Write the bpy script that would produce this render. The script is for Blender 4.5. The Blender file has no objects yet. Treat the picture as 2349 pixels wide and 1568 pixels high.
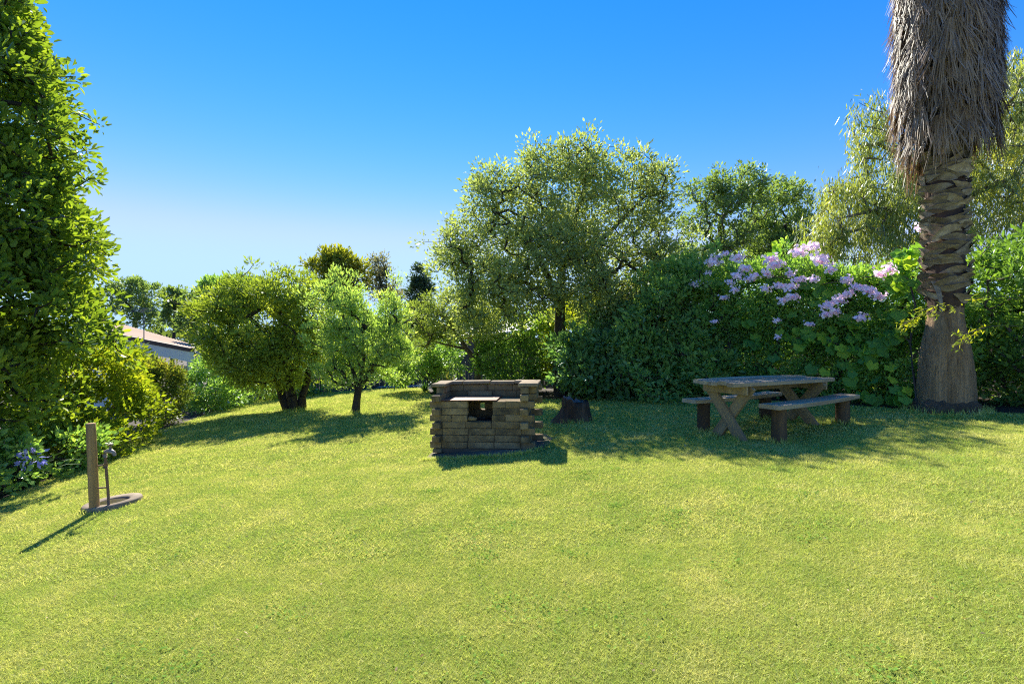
import bpy, math, random
import numpy as np
from mathutils import Vector, Matrix

S = bpy.context.scene
COL = S.collection
R = math.radians

# ------------------------------------------------------------------ camera
EYE = 1.43
cam_d = bpy.data.cameras.new('camera')
cam_d.lens = 17.0
cam_d.sensor_width = 36.0
cam_d.clip_start = 0.05
cam_d.clip_end = 2000
cam = bpy.data.objects.new('camera', cam_d)
cam.location = (0, 0, EYE)
cam.rotation_euler = (R(90), 0, 0)
COL.objects.link(cam)
S.camera = cam

# ------------------------------------------------------------------ sky
SUN_EL = R(41)
SUN_AZ = math.atan2(-0.30, 0.95)          # clockwise from +Y
world = bpy.data.worlds.new('World')
S.world = world
world.use_nodes = True
wn = world.node_tree
for n in list(wn.nodes):
    wn.nodes.remove(n)
wout = wn.nodes.new('ShaderNodeOutputWorld')
wbg = wn.nodes.new('ShaderNodeBackground')
sky = wn.nodes.new('ShaderNodeTexSky')
sky.sky_type = 'NISHITA'
sky.sun_disc = False
sky.sun_elevation = SUN_EL
sky.sun_rotation = SUN_AZ
sky.air_density = 1.0
sky.dust_density = 0.0
sky.ozone_density = 3.0
whs = wn.nodes.new('ShaderNodeHueSaturation')          # saturated, polarised-looking clear sky
whs.inputs['Saturation'].default_value = 1.35
wsep = wn.nodes.new('ShaderNodeSeparateColor')
wcmb = wn.nodes.new('ShaderNodeCombineColor')
wpow = wn.nodes.new('ShaderNodeMath'); wpow.operation = 'POWER'; wpow.inputs[1].default_value = 1.55
wmul = wn.nodes.new('ShaderNodeMath'); wmul.operation = 'MULTIPLY'; wmul.inputs[1].default_value = 1.12
wgrn = wn.nodes.new('ShaderNodeMath'); wgrn.operation = 'MULTIPLY'; wgrn.inputs[1].default_value = 0.71
wn.links.new(sky.outputs[0], whs.inputs['Color'])
wn.links.new(whs.outputs[0], wsep.inputs[0])
wn.links.new(wsep.outputs[0], wpow.inputs[0]); wn.links.new(wpow.outputs[0], wmul.inputs[0])
wn.links.new(wsep.outputs[1], wgrn.inputs[0])
for ci_, (src, cap) in enumerate(((wmul.outputs[0], 2.15), (wgrn.outputs[0], 3.25), (wsep.outputs[2], 4.6))):
    wmin = wn.nodes.new('ShaderNodeMath'); wmin.operation = 'SMOOTH_MIN'; wmin.inputs[1].default_value = cap; wmin.inputs[2].default_value = cap*.55
    wn.links.new(src, wmin.inputs[0]); wn.links.new(wmin.outputs[0], wcmb.inputs[ci_])
wn.links.new(wcmb.outputs[0], wbg.inputs['Color'])
wbg.inputs['Strength'].default_value = 0.066
wn.links.new(wbg.outputs[0], wout.inputs['Surface'])

# ------------------------------------------------------------------ sun
sd = bpy.data.lights.new('sun', 'SUN')
sd.energy = 2.9
sd.angle = R(0.5)
sd.color = (1.0, 0.94, 0.82)
sun = bpy.data.objects.new('sun', sd)
h = Vector((0.30, -0.95, 0)).normalized()
ldir = Vector((h.x*math.cos(SUN_EL), h.y*math.cos(SUN_EL), -math.sin(SUN_EL)))
sun.rotation_euler = ldir.to_track_quat('-Z', 'Y').to_euler()
sun.location = (-4, 10, 12)
COL.objects.link(sun)

# ------------------------------------------------------------------ exposure
S.view_settings.view_transform = 'Standard'
S.view_settings.look = 'None'
S.view_settings.exposure = 2.0
S.view_settings.gamma = 1.0
S.view_settings.use_curve_mapping = False
S.render.engine = 'CYCLES'
cy = S.cycles
cy.max_bounces = 12
cy.use_denoising = False            # keep the fine grain of leaves and grass
cy.filter_width = 1.15
cy.sample_clamp_indirect = 6.0
cy.diffuse_bounces = 9
cy.glossy_bounces = 2
cy.transmission_bounces = 9
cy.transparent_max_bounces = 4

# ================================================================== helpers
FPX = 17.0/36.0*2348.0

def ramp_clamp(x, lo, hi):
    return np.clip(x, lo, hi)

def g(x, y):
    """height of the sloping ground"""
    x = np.asarray(x, float); y = np.asarray(y, float)
    z = 0.04 + 0.065*np.clip(x, -16, 12)
    z = z + 0.012*np.sin(x*1.3+0.4)*np.cos(y*0.9) + 0.008*np.sin(x*2.9+y*2.3)
    return z

def gz(x, y):
    return float(g(x, y))

def at(px, py, Y):
    """a point of the place at depth Y seen towards (px,py) of the 2348 px wide view"""
    return np.array([(px-1174.0)/FPX*Y, Y, EYE-(py-784.0)/FPX*Y])

def tag(o, label=None, cat=None, group=None, kind=None):
    if label: o['label'] = label
    if cat: o['category'] = cat
    if group: o['group'] = group
    if kind: o['kind'] = kind
    return o

def empty(name, loc, rz=0.0, ry=0.0):
    o = bpy.data.objects.new(name, None)
    o.location = loc
    o.rotation_euler = (0, ry, rz)
    o.empty_display_size = 0.2
    COL.objects.link(o)
    return o

def np_mesh(name, V, F, var=None, smooth=False):
    """V (n,3), F (m,k) uniform polygon size"""
    V = np.ascontiguousarray(V, np.float32); F = np.ascontiguousarray(F, np.int32)
    me = bpy.data.meshes.new(name)
    me.vertices.add(len(V)); me.vertices.foreach_set('co', V.ravel())
    k = F.shape[1]
    me.loops.add(F.size); me.loops.foreach_set('vertex_index', F.ravel())
    me.polygons.add(len(F))
    me.polygons.foreach_set('loop_start', np.arange(0, F.size, k, dtype=np.int32))
    if smooth:
        me.polygons.foreach_set('use_smooth', np.ones(len(F), bool))
    me.update(calc_edges=True)
    if var is not None:
        a = me.attributes.new('var', 'FLOAT', 'FACE')
        a.data.foreach_set('value', np.ascontiguousarray(var, np.float32))
    return me

def link(name, me, mat=None, parent=None):
    o = bpy.data.objects.new(name, me)
    COL.objects.link(o)
    if mat is not None and len(me.materials) == 0:
        me.materials.append(mat)
    if parent is not None:
        o.parent = parent
    return o

class MB:
    """collects mixed polygons"""
    def __init__(self): self.v = []; self.f = []
    def add(self, V, F):
        b = len(self.v)
        self.v += [tuple(map(float, p)) for p in V]
        self.f += [tuple(i+b for i in q) for q in F]
    def box(self, lo, hi, c=0.0):
        x0, y0, z0 = lo; x1, y1, z1 = hi
        if c <= 0:
            V = [(x0,y0,z0),(x1,y0,z0),(x1,y1,z0),(x0,y1,z0),(x0,y0,z1),(x1,y0,z1),(x1,y1,z1),(x0,y1,z1)]
            self.add(V, [(0,3,2,1),(4,5,6,7),(0,1,5,4),(1,2,6,5),(2,3,7,6),(3,0,4,7)])
        else:
            V, F = chamfer_box((x0,y0,z0), (x1,y1,z1), c); self.add(V, F)
    def tube(self, pts, rads, n=8, cap=True):
        V = []; F = []
        pts = [Vector(p) for p in pts]
        for i, p in enumerate(pts):
            d = (pts[min(i+1, len(pts)-1)]-pts[max(i-1, 0)]).normalized()
            ref = Vector((0, 0, 1)) if abs(d.z) < 0.9 else Vector((1, 0, 0))
            a = d.cross(ref).normalized(); b = d.cross(a).normalized()
            for k in range(n):
                t = 2*math.pi*k/n
                V.append(p + (a*math.cos(t)+b*math.sin(t))*rads[i])
        for i in range(len(pts)-1):
            for k in range(n):
                k2 = (k+1) % n
                F.append((i*n+k, i*n+k2, (i+1)*n+k2, (i+1)*n+k))
        if cap:
            F.append(tuple(range(n))); F.append(tuple((len(pts)-1)*n+k for k in reversed(range(n))))
        self.add(V, F)
    def lathe(self, prof, n=16, c=(0, 0), cap=True):
        V = []; F = []
        for (r, z) in prof:
            for k in range(n):
                t = 2*math.pi*k/n
                V.append((c[0]+r*math.cos(t), c[1]+r*math.sin(t), z))
        for i in range(len(prof)-1):
            for k in range(n):
                k2 = (k+1) % n
                F.append((i*n+k, i*n+k2, (i+1)*n+k2, (i+1)*n+k))
        if cap:
            F.append(tuple(reversed(range(n)))); F.append(tuple((len(prof)-1)*n+k for k in range(n)))
        self.add(V, F)
    def mesh(self, name, smooth=False):
        me = bpy.data.meshes.new(name)
        me.from_pydata(self.v, [], self.f)
        if smooth:
            me.polygons.foreach_set('use_smooth', np.ones(len(me.polygons), bool))
        me.update()
        return me
    def build(self, name, mat, parent=None, smooth=False):
        return link(name, self.mesh(name, smooth), mat, parent)

def chamfer_box(lo, hi, c):
    V = []; idx = {}
    for sx in (0, 1):
        for sy in (0, 1):
            for sz in (0, 1):
                p = [lo[0] if sx == 0 else hi[0], lo[1] if sy == 0 else hi[1], lo[2] if sz == 0 else hi[2]]
                s = [1 if q == 0 else -1 for q in (sx, sy, sz)]
                for ax in range(3):                    # vertex lying on face normal to ax
                    q = list(p)
                    for k in range(3):
                        if k != ax: q[k] += s[k]*c
                    idx[(sx, sy, sz, ax)] = len(V); V.append(tuple(q))
    F = []
    for ax in range(3):
        o = [k for k in range(3) if k != ax]
        for s in (0, 1):
            loop = []
            for (a, b) in ((0, 0), (1, 0), (1, 1), (0, 1)):
                key = [0, 0, 0]; key[ax] = s; key[o[0]] = a; key[o[1]] = b
                loop.append(idx[(*key, ax)])
            F.append(tuple(loop))
    for ax in range(3):                                # edges parallel to ax
        o = [k for k in range(3) if k != ax]
        for a in (0, 1):
            for b in (0, 1):
                k0 = [0, 0, 0]; k1 = [0, 0, 0]
                k0[o[0]] = k1[o[0]] = a; k0[o[1]] = k1[o[1]] = b; k1[ax] = 1
                F.append((idx[(*k0, o[0])], idx[(*k1, o[0])], idx[(*k1, o[1])], idx[(*k0, o[1])]))
    for key in [(a, b, c_) for a in (0, 1) for b in (0, 1) for c_ in (0, 1)]:
        F.append(tuple(idx[(*key, ax)] for ax in range(3)))
    # orient outward
    ctr = [(lo[k]+hi[k])/2 for k in range(3)]
    out = []
    for f in F:
        a, b, c2 = (Vector(V[f[0]]), Vector(V[f[1]]), Vector(V[f[2]]))
        n = (b-a).cross(c2-a)
        m = sum((Vector(V[i]) for i in f), Vector())/len(f)-Vector(ctr)
        out.append(f if n.dot(m) > 0 else tuple(reversed(f)))
    return V, out

# ------------------------------------------------------------------ materials
def new_mat(name):
    m = bpy.data.materials.new(name); m.use_nodes = True
    nt = m.node_tree
    for n in list(nt.nodes): nt.nodes.remove(n)
    out = nt.nodes.new('ShaderNodeOutputMaterial')
    return m, nt, out

def N(nt, t, **kw):
    n = nt.nodes.new(t)
    for k, v in kw.items():
        if k in n.inputs: n.inputs[k].default_value = v
        else: setattr(n, k, v)
    return n

def rampnode(nt, stops, fac=None):
    r = nt.nodes.new('ShaderNodeValToRGB')
    el = r.color_ramp.elements
    while len(el) < len(stops): el.new(0.5)
    for e, (p, c) in zip(el, stops):
        e.position = p; e.color = (*c, 1)
    if fac is not None: nt.links.new(fac, r.inputs[0])
    return r

def leaf_mat(name, stops, trans=0.5, gloss=0.06, rough=0.5, tmul=(1.5, 1.5, 0.55), nscale=0.7, mixn=0.35):
    m, nt, out = new_mat(name)
    L = nt.links.new
    at_ = N(nt, 'ShaderNodeAttribute'); at_.attribute_name = 'var'
    geo = N(nt, 'ShaderNodeNewGeometry')
    nz = N(nt, 'ShaderNodeTexNoise', Scale=nscale, Detail=2.0)
    L(geo.outputs['Position'], nz.inputs['Vector'])
    mr = N(nt, 'ShaderNodeMapRange'); mr.inputs[1].default_value = 0.3; mr.inputs[2].default_value = 0.7
    L(nz.outputs['Fac'], mr.inputs[0])
    mx = N(nt, 'ShaderNodeMix'); mx.data_type = 'FLOAT'; mx.inputs[0].default_value = mixn
    L(at_.outputs['Fac'], mx.inputs[2]); L(mr.outputs[0], mx.inputs[3])
    rp = rampnode(nt, stops, mx.outputs[0])
    df = N(nt, 'ShaderNodeBsdfDiffuse'); L(rp.outputs[0], df.inputs['Color'])
    tm = N(nt, 'ShaderNodeMix'); tm.data_type = 'RGBA'; tm.blend_type = 'MULTIPLY'; tm.inputs[0].default_value = 1.0
    tm.inputs[7].default_value = (*[q*trans*1.7 for q in tmul], 1)
    L(rp.outputs[0], tm.inputs[6])
    tr = N(nt, 'ShaderNodeBsdfTranslucent'); L(tm.outputs[2], tr.inputs['Color'])
    m1 = N(nt, 'ShaderNodeAddShader')                # a leaf reflects and lets through about as much light
    L(df.outputs[0], m1.inputs[0]); L(tr.outputs[0], m1.inputs[1])
    gl = N(nt, 'ShaderNodeBsdfGlossy', Roughness=rough)
    gl.inputs['Color'].default_value = (0.7, 0.75, 0.75, 1)
    fr = N(nt, 'ShaderNodeFresnel', IOR=1.4)
    mm = N(nt, 'ShaderNodeMath', operation='MULTIPLY'); mm.inputs[1].default_value = gloss*3
    mm.use_clamp = True
    L(fr.outputs[0], mm.inputs[0])
    m2 = N(nt, 'ShaderNodeMixShader')
    L(mm.outputs[0], m2.inputs[0]); L(m1.outputs[0], m2.inputs[1]); L(gl.outputs[0], m2.inputs[2])
    L(m2.outputs[0], out.inputs['Surface'])
    return m

def solid_mat(name, stops, scale=6.0, detail=6.0, rough=0.85, bump=0.3, bscale=None, stretch=(1, 1, 1), objrand=0.0,
              coord='Object', dist=0.01, spec=0.3, second=None):
    """rough natural surface: noise-ramped colour, bump and per-object variation"""
    m, nt, out = new_mat(name)
    L = nt.links.new
    tc = N(nt, 'ShaderNodeTexCoord')
    mp = N(nt, 'ShaderNodeMapping'); mp.inputs['Scale'].default_value = stretch
    oi = N(nt, 'ShaderNodeObjectInfo')
    add = N(nt, 'ShaderNodeVectorMath', operation='ADD')
    sc = N(nt, 'ShaderNodeVectorMath', operation='SCALE'); sc.inputs['Scale'].default_value = 37.0
    cmb = N(nt, 'ShaderNodeCombineXYZ')
    for i in range(3): L(oi.outputs['Random'], cmb.inputs[i])
    L(cmb.outputs[0], sc.inputs[0])
    L(tc.outputs[coord], mp.inputs['Vector']); L(mp.outputs[0], add.inputs[0]); L(sc.outputs[0], add.inputs[1])
    nz = N(nt, 'ShaderNodeTexNoise', Scale=scale, Detail=detail, Roughness=0.65)
    L(add.outputs[0], nz.inputs['Vector'])
    nz2 = N(nt, 'ShaderNodeTexNoise', Scale=scale*0.23, Detail=3.0)
    L(add.outputs[0], nz2.inputs['Vector'])
    a1 = N(nt, 'ShaderNodeMath', operation='MULTIPLY_ADD'); a1.inputs[1].default_value = 0.45
    L(nz2.outputs['Fac'], a1.inputs[0])
    a0 = N(nt, 'ShaderNodeMath', operation='MULTIPLY'); a0.inputs[1].default_value = 0.55
    L(nz.outputs['Fac'], a0.inputs[0]); L(a0.outputs[0], a1.inputs[2])
    mr = N(nt, 'ShaderNodeMapRange'); mr.inputs[1].default_value = 0.3; mr.inputs[2].default_value = 0.7
    L(a1.outputs[0], mr.inputs[0])
    rp = rampnode(nt, stops, mr.outputs[0])
    colr = rp.outputs[0]
    if objrand > 0:
        hs = N(nt, 'ShaderNodeHueSaturation')
        vr = N(nt, 'ShaderNodeMapRange'); vr.inputs[3].default_value = 1-objrand; vr.inputs[4].default_value = 1+objrand
        L(oi.outputs['Random'], vr.inputs[0]); L(vr.outputs[0], hs.inputs['Value']); L(colr, hs.inputs['Color'])
        colr = hs.outputs[0]
    if second is not None:                 # blotches of another colour (lichen, rust, soot)
        c2, s2, lo, hi = second
        n3 = N(nt, 'ShaderNodeTexNoise', Scale=s2, Detail=5.0)
        L(add.outputs[0], n3.inputs['Vector'])
        m3 = N(nt, 'ShaderNodeMapRange'); m3.inputs[1].default_value = lo; m3.inputs[2].default_value = hi
        L(n3.outputs['Fac'], m3.inputs[0])
        mx = N(nt, 'ShaderNodeMix'); mx.data_type = 'RGBA'
        L(m3.outputs[0], mx.inputs[0]); L(colr, mx.inputs[6]); mx.inputs[7].default_value = (*c2, 1)
        colr = mx.outputs[2]
    bs = N(nt, 'ShaderNodeBsdfPrincipled', Roughness=rough)
    bs.inputs['Specular IOR Level'].default_value = spec
    L(colr, bs.inputs['Base Color'])
    if bump > 0:
        nb = N(nt, 'ShaderNodeTexNoise', Scale=bscale or scale*2.5, Detail=6.0, Roughness=0.7)
        L(add.outputs[0], nb.inputs['Vector'])
        bp = N(nt, 'ShaderNodeBump', Strength=bump, Distance=dist)
        L(nb.outputs['Fac'], bp.inputs['Height']); L(bp.outputs[0], bs.inputs['Normal'])
    L(bs.outputs[0], out.inputs['Surface'])
    return m

M = {}
M['pitto'] = leaf_mat('pittosporum_leaf', [(0, (.048, .084, .020)), (.5, (.095, .149, .027)), (.9, (.216, .257, .041)), (1, (.298, .257, .068))], trans=.5, gloss=.07, rough=.4, tmul=(1.7, 1.6, .4))
M['yellow_shrub'] = leaf_mat('yellow_green_leaf', [(0, (.05, .09, .012)), (.5, (.12, .17, .018)), (.9, (.24, .26, .03)), (1, (.3, .22, .05))], trans=.5, gloss=.03, tmul=(1.8, 1.6, .45))
M['plumbago'] = leaf_mat('plumbago_leaf', [(0, (.06, .09, .02)), (.6, (.13, .16, .03)), (.95, (.26, .2, .05)), (1, (.34, .15, .05))], trans=.45)
M['dark_shrub'] = leaf_mat('dark_shrub_leaf', [(0, (.073, .133, .047)), (.6, (.146, .238, .068)), (1, (.293, .368, .092))], trans=.5, gloss=.09, rough=.42)
M['bottlebrush'] = leaf_mat('bottlebrush_leaf', [(0, (.085, .126, .024)), (.55, (.171, .218, .039)), (.93, (.325, .336, .060)), (1, (.515, .203, .067))], trans=.45)
M['fruit'] = leaf_mat('fruit_tree_leaf', [(0, (.104, .164, .060)), (.6, (.206, .280, .092)), (1, (.390, .395, .169))], trans=.55)
M['olive'] = leaf_mat('olive_green_leaf', [(0, (.102, .132, .058)), (.55, (.180, .216, .084)), (.93, (.312, .336, .132)), (1, (.396, .336, .132))], trans=.55, gloss=.06, tmul=(1.4, 1.4, .6))
M['small_tree'] = leaf_mat('pale_tree_leaf', [(0, (.07, .1, .03)), (.6, (.14, .18, .05)), (1, (.26, .27, .09))], trans=.5)
M['bgtree'] = leaf_mat('mid_green_leaf', [(0, (.073, .113, .047)), (.6, (.132, .185, .064)), (1, (.224, .264, .079))], trans=.5)
M['gum'] = leaf_mat('gum_leaf', [(0, (.090, .127, .044)), (.5, (.180, .210, .067)), (.9, (.360, .360, .120)), (1, (.450, .300, .120))], trans=.45, gloss=.08)
M['locust'] = leaf_mat('golden_leaf', [(0, (.08, .095, .015)), (.6, (.16, .17, .022)), (1, (.24, .21, .035))], trans=.5)
M['conifer'] = leaf_mat('conifer_leaf', [(0, (.028, .057, .030)), (.6, (.057, .095, .048)), (1, (.114, .152, .067))], trans=.25)
M['grey_tree'] = leaf_mat('grey_leaf', [(0, (.08, .085, .05)), (1, (.2, .19, .12))], trans=.4)
M['broadleaf'] = leaf_mat('broad_leaf', [(0, (.06, .12, .05)), (.6, (.11, .2, .08)), (1, (.19, .28, .1))], trans=.45, gloss=.08, rough=.42)
M['vine'] = leaf_mat('pandorea_leaf', [(0, (.079, .150, .046)), (.6, (.157, .256, .065)), (1, (.313, .377, .076))], trans=.5, gloss=.06, rough=.4)
M['grape'] = leaf_mat('grape_leaf', [(0, (.059, .144, .042)), (.6, (.132, .240, .042)), (.95, (.264, .348, .036)), (1, (.370, .312, .060))], trans=.5, gloss=.05, mixn=.15)
M['right_shrub'] = leaf_mat('right_shrub_leaf', [(0, (.048, .096, .030)), (.6, (.096, .168, .036)), (1, (.216, .288, .042))], trans=.5, gloss=.06)
M['pink'] = leaf_mat('pink_petal', [(0, (.559, .430, .502)), (.6, (.633, .566, .611)), (1, (.689, .701, .697))], trans=.4, gloss=0.0, tmul=(1.1, 1.0, 1.1))
M['purple'] = leaf_mat('purple_petal', [(0, (.2, .2, .5)), (1, (.42, .42, .75))], trans=.4, gloss=0.0, tmul=(1.1, 1.0, 1.1))
M['strap'] = leaf_mat('strap_leaf', [(0, (.02, .06, .02)), (1, (.07, .13, .035))], trans=.35, gloss=.06)
M['dry_strap'] = leaf_mat('pale_strap_leaf', [(0, (.06, .09, .025)), (1, (.2, .19, .07))], trans=.35)
M['distant'] = leaf_mat('distant_leaf', [(0, (.04, .065, .025)), (1, (.1, .13, .04))], trans=.4)
M['thatch'] = leaf_mat('dead_frond', [(0, (.105, .068, .041)), (.5, (.269, .185, .113)), (.9, (.449, .317, .203)), (1, (.568, .396, .237))], trans=.12, gloss=.03, tmul=(1.1, 1, .9), mixn=.3, nscale=2.5)

M['bark'] = solid_mat('grey_brown_bark', [(0, (.045, .035, .028)), (.5, (.1, .078, .06)), (1, (.18, .145, .115))], scale=9, stretch=(1, 1, .25), bump=.8, dist=.02)
M['dark_bark'] = solid_mat('dark_bark', [(0, (.02, .016, .013)), (.6, (.05, .04, .032)), (1, (.1, .08, .06))], scale=9, stretch=(1, 1, .2), bump=.9, dist=.02)
M['pale_bark'] = solid_mat('pale_bark', [(0, (.1, .085, .065)), (.6, (.2, .17, .13)), (1, (.3, .26, .2))], scale=8, stretch=(1, 1, .25), bump=.5)
M['soil'] = solid_mat('dark_soil', [(0, (.02, .015, .01)), (.5, (.045, .034, .022)), (1, (.09, .065, .04))], scale=9, bump=.8, dist=.03, coord='Object')
M['block'] = solid_mat('weathered_block', [(0, (.107, .072, .033)), (.45, (.222, .158, .072)), (.8, (.302, .222, .109)), (1, (.356, .273, .151))], scale=11, bump=.55, bscale=70, dist=.006, objrand=.16,
                       second=((.07, .055, .03), 4.0, .5, .72))
M['mortar'] = solid_mat('old_mortar', [(0, (.06, .05, .035)), (1, (.14, .115, .08))], scale=20, bump=.5)
M['coping'] = solid_mat('grey_coping', [(0, (.136, .104, .061)), (.5, (.251, .190, .114)), (1, (.376, .294, .190))], scale=10, bump=.5, bscale=60, dist=.005, objrand=.1)
M['rust'] = solid_mat('rusty_steel', [(0, (.1, .042, .02)), (.5, (.19, .085, .045)), (1, (.27, .135, .075))], scale=8, bump=.15, rough=.6, spec=.4)
M['soot'] = solid_mat('soot_and_ash', [(0, (.012, .011, .01)), (.6, (.04, .035, .03)), (1, (.14, .12, .1))], scale=14, bump=.6)
M['pad'] = solid_mat('old_concrete_pad', [(0, (.072, .059, .040)), (.5, (.145, .113, .076)), (1, (.269, .211, .144))], scale=5, bump=.4, bscale=40)
M['ring'] = solid_mat('tan_concrete', [(0, (.14, .11, .075)), (.5, (.24, .19, .135)), (1, (.34, .28, .2))], scale=12, bump=.5, bscale=80, dist=.005)
M['plank'] = solid_mat('grey_weathered_plank', [(0, (.129, .099, .058)), (.45, (.284, .222, .138)), (.8, (.426, .346, .222)), (1, (.542, .457, .307))], scale=7, stretch=(.12, 1.6, 1.6), bump=.7, bscale=22, dist=.006, objrand=.15,
                       second=((.25, .25, .12), 7.0, .62, .85))
M['legwood'] = solid_mat('weathered_leg', [(0, (.129, .090, .043)), (.5, (.287, .205, .106)), (1, (.431, .333, .173))], scale=7, stretch=(1.6, 1.6, .15), bump=.6, bscale=20, dist=.006, objrand=.12)
M['postdark'] = solid_mat('dark_round_post', [(0, (.040, .026, .015)), (.5, (.092, .059, .031)), (1, (.205, .127, .060))], scale=8, stretch=(1.6, 1.6, .15), bump=.7, dist=.008, second=((.3, .28, .24), 30.0, .74, .8))
M['tappost'] = solid_mat('tan_timber_post', [(0, (.159, .095, .038)), (.5, (.335, .208, .090)), (1, (.494, .328, .154))], scale=8, stretch=(2.2, 2.2, .12), bump=.5, bscale=20, dist=.004)
M['pipe'] = solid_mat('rusty_pipe', [(0, (.1, .05, .03)), (.5, (.2, .12, .075)), (1, (.3, .22, .16))], scale=20, bump=.2, rough=.6)
M['brass'] = solid_mat('dull_brass', [(0, (.12, .09, .065)), (.5, (.25, .2, .15)), (1, (.4, .35, .28))], scale=30, bump=.2, rough=.5, spec=.6)
M['water'] = solid_mat('wet_sump', [(0, (.03, .022, .012)), (1, (.09, .065, .035))], scale=9, bump=.1, rough=.2, spec=.6)
M['stump'] = solid_mat('charred_stump', [(0, (.029, .019, .011)), (.5, (.083, .053, .028)), (1, (.237, .154, .083))], scale=14, stretch=(1, 1, .16), bump=1.0, bscale=26, dist=.03)
M['stumptop'] = solid_mat('stump_top', [(0, (.045, .039, .033)), (1, (.240, .210, .180))], scale=10, bump=.9, dist=.02)
M['palmtrunk'] = solid_mat('palm_trunk', [(0, (.110, .063, .030)), (.45, (.312, .196, .097)), (1, (.561, .366, .194))], scale=16, stretch=(2.2, 2.2, .16), bump=1.0, bscale=24, dist=.04)
M['palmroot'] = solid_mat('palm_root', [(0, (.044, .032, .020)), (1, (.194, .136, .082))], scale=14, bump=1.0, dist=.04)
M['boot'] = solid_mat('leaf_base', [(0, (.129, .093, .060)), (.5, (.269, .209, .145)), (1, (.516, .439, .329))], scale=8, stretch=(1, 1, 2), bump=.4, objrand=.35, rough=.6)
M['fibre'] = solid_mat('brown_fibre', [(0, (.035, .02, .012)), (1, (.13, .075, .045))], scale=12, stretch=(1, 1, .2), bump=.8, dist=.02)
M['core'] = solid_mat('thatch_core', [(0, (.03, .024, .019)), (1, (.12, .1, .08))], scale=12, stretch=(2, 2, .15), bump=.8, dist=.03)
M['roof'] = solid_mat('cream_metal_roof', [(0, (.319, .235, .175)), (1, (.410, .319, .248))], scale=2, bump=0, rough=.95, spec=.05)
M['gutter'] = solid_mat('brown_gutter', [(0, (.09, .05, .035)), (1, (.13, .08, .055))], scale=3, bump=0, rough=.5)
M['white'] = solid_mat('white_paint', [(0, (.8, .76, .66)), (1, (.86, .82, .72))], scale=3, bump=.05, rough=.5)
M['glass'] = solid_mat('dark_glass', [(0, (.05, .07, .09)), (1, (.12, .15, .18))], scale=1, bump=0, rough=.1, spec=.8)
M['metal'] = solid_mat('antenna_metal', [(0, (.12, .12, .12)), (1, (.25, .25, .25))], scale=5, bump=0, rough=.4)
M['paling'] = solid_mat('old_paling', [(0, (.05, .042, .035)), (.5, (.1, .085, .07)), (1, (.17, .145, .12))], scale=5, stretch=(2, 2, .3), bump=.4)
M['path'] = solid_mat('pale_gravel', [(0, (.25, .22, .18)), (1, (.42, .38, .32))], scale=30, bump=.6)

def grass_mat():
    m, nt, out = new_mat('grass_blade')
    L = nt.links.new
    at_ = N(nt, 'ShaderNodeAttribute'); at_.attribute_name = 'var'
    geo = N(nt, 'ShaderNodeNewGeometry')
    nz = N(nt, 'ShaderNodeTexNoise', Scale=2.0, Detail=7.0, Roughness=.72)
    L(geo.outputs['Position'], nz.inputs['Vector'])
    mr = N(nt, 'ShaderNodeMapRange'); mr.inputs[1].default_value = .36; mr.inputs[2].default_value = .64
    L(nz.outputs['Fac'], mr.inputs[0])
    ra = rampnode(nt, [(0, (.16, .23, .05)), (.4, (.26, .32, .075)), (.72, (.35, .37, .105)), (.86, (.5, .45, .22)), (1, (.68, .6, .4))], at_.outputs['Fac'])
    rb = rampnode(nt, [(0, (.18, .29, .05)), (.5, (.34, .38, .1)), (1, (.52, .48, .2))], mr.outputs[0])
    mx = N(nt, 'ShaderNodeMix'); mx.data_type = 'RGBA'; mx.inputs[0].default_value = .48
    L(ra.outputs[0], mx.inputs[6]); L(rb.outputs[0], mx.inputs[7])
    df = N(nt, 'ShaderNodeBsdfDiffuse'); L(mx.outputs[2], df.inputs['Color'])
    tr = N(nt, 'ShaderNodeBsdfTranslucent')
    tm = N(nt, 'ShaderNodeMix'); tm.data_type = 'RGBA'; tm.blend_type = 'MULTIPLY'; tm.inputs[0].default_value = 1
    tm.inputs[7].default_value = (.9, .85, .55, 1); L(mx.outputs[2], tm.inputs[6]); L(tm.outputs[2], tr.inputs['Color'])
    ms = N(nt, 'ShaderNodeAddShader')
    L(df.outputs[0], ms.inputs[0]); L(tr.outputs[0], ms.inputs[1])
    L(ms.outputs[0], out.inputs['Surface'])
    return m

def lawn_mat():
    m, nt, out = new_mat('lawn_turf')
    L = nt.links.new
    geo = N(nt, 'ShaderNodeNewGeometry')
    nz = N(nt, 'ShaderNodeTexNoise', Scale=1.4, Detail=6.0, Roughness=.72)
    L(geo.outputs['Position'], nz.inputs['Vector'])
    nf = N(nt, 'ShaderNodeTexNoise', Scale=55.0, Detail=6.0, Roughness=.75)
    L(geo.outputs['Position'], nf.inputs['Vector'])
    mr = N(nt, 'ShaderNodeMapRange'); mr.inputs[1].default_value = .32; mr.inputs[2].default_value = .68
    L(nz.outputs['Fac'], mr.inputs[0])
    rb = rampnode(nt, [(0, (.11, .16, .025)), (.6, (.19, .22, .045)), (1, (.27, .25, .08))], mr.outputs[0])
    rf = rampnode(nt, [(.3, (.1, .12, .025)), (.5, (.23, .26, .05)), (.7, (.4, .4, .14))], nf.outputs['Fac'])
    mx = N(nt, 'ShaderNodeMix'); mx.data_type = 'RGBA'; mx.inputs[0].default_value = .5
    L(rb.outputs[0], mx.inputs[6]); L(rf.outputs[0], mx.inputs[7])
    bs = N(nt, 'ShaderNodeBsdfDiffuse'); L(mx.outputs[2], bs.inputs['Color'])
    bp = N(nt, 'ShaderNodeBump', Strength=.8, Distance=.03)
    L(nf.outputs['Fac'], bp.inputs['Height']); L(bp.outputs[0], bs.inputs['Normal'])
    L(bs.outputs[0], out.inputs['Surface'])
    return m
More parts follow.
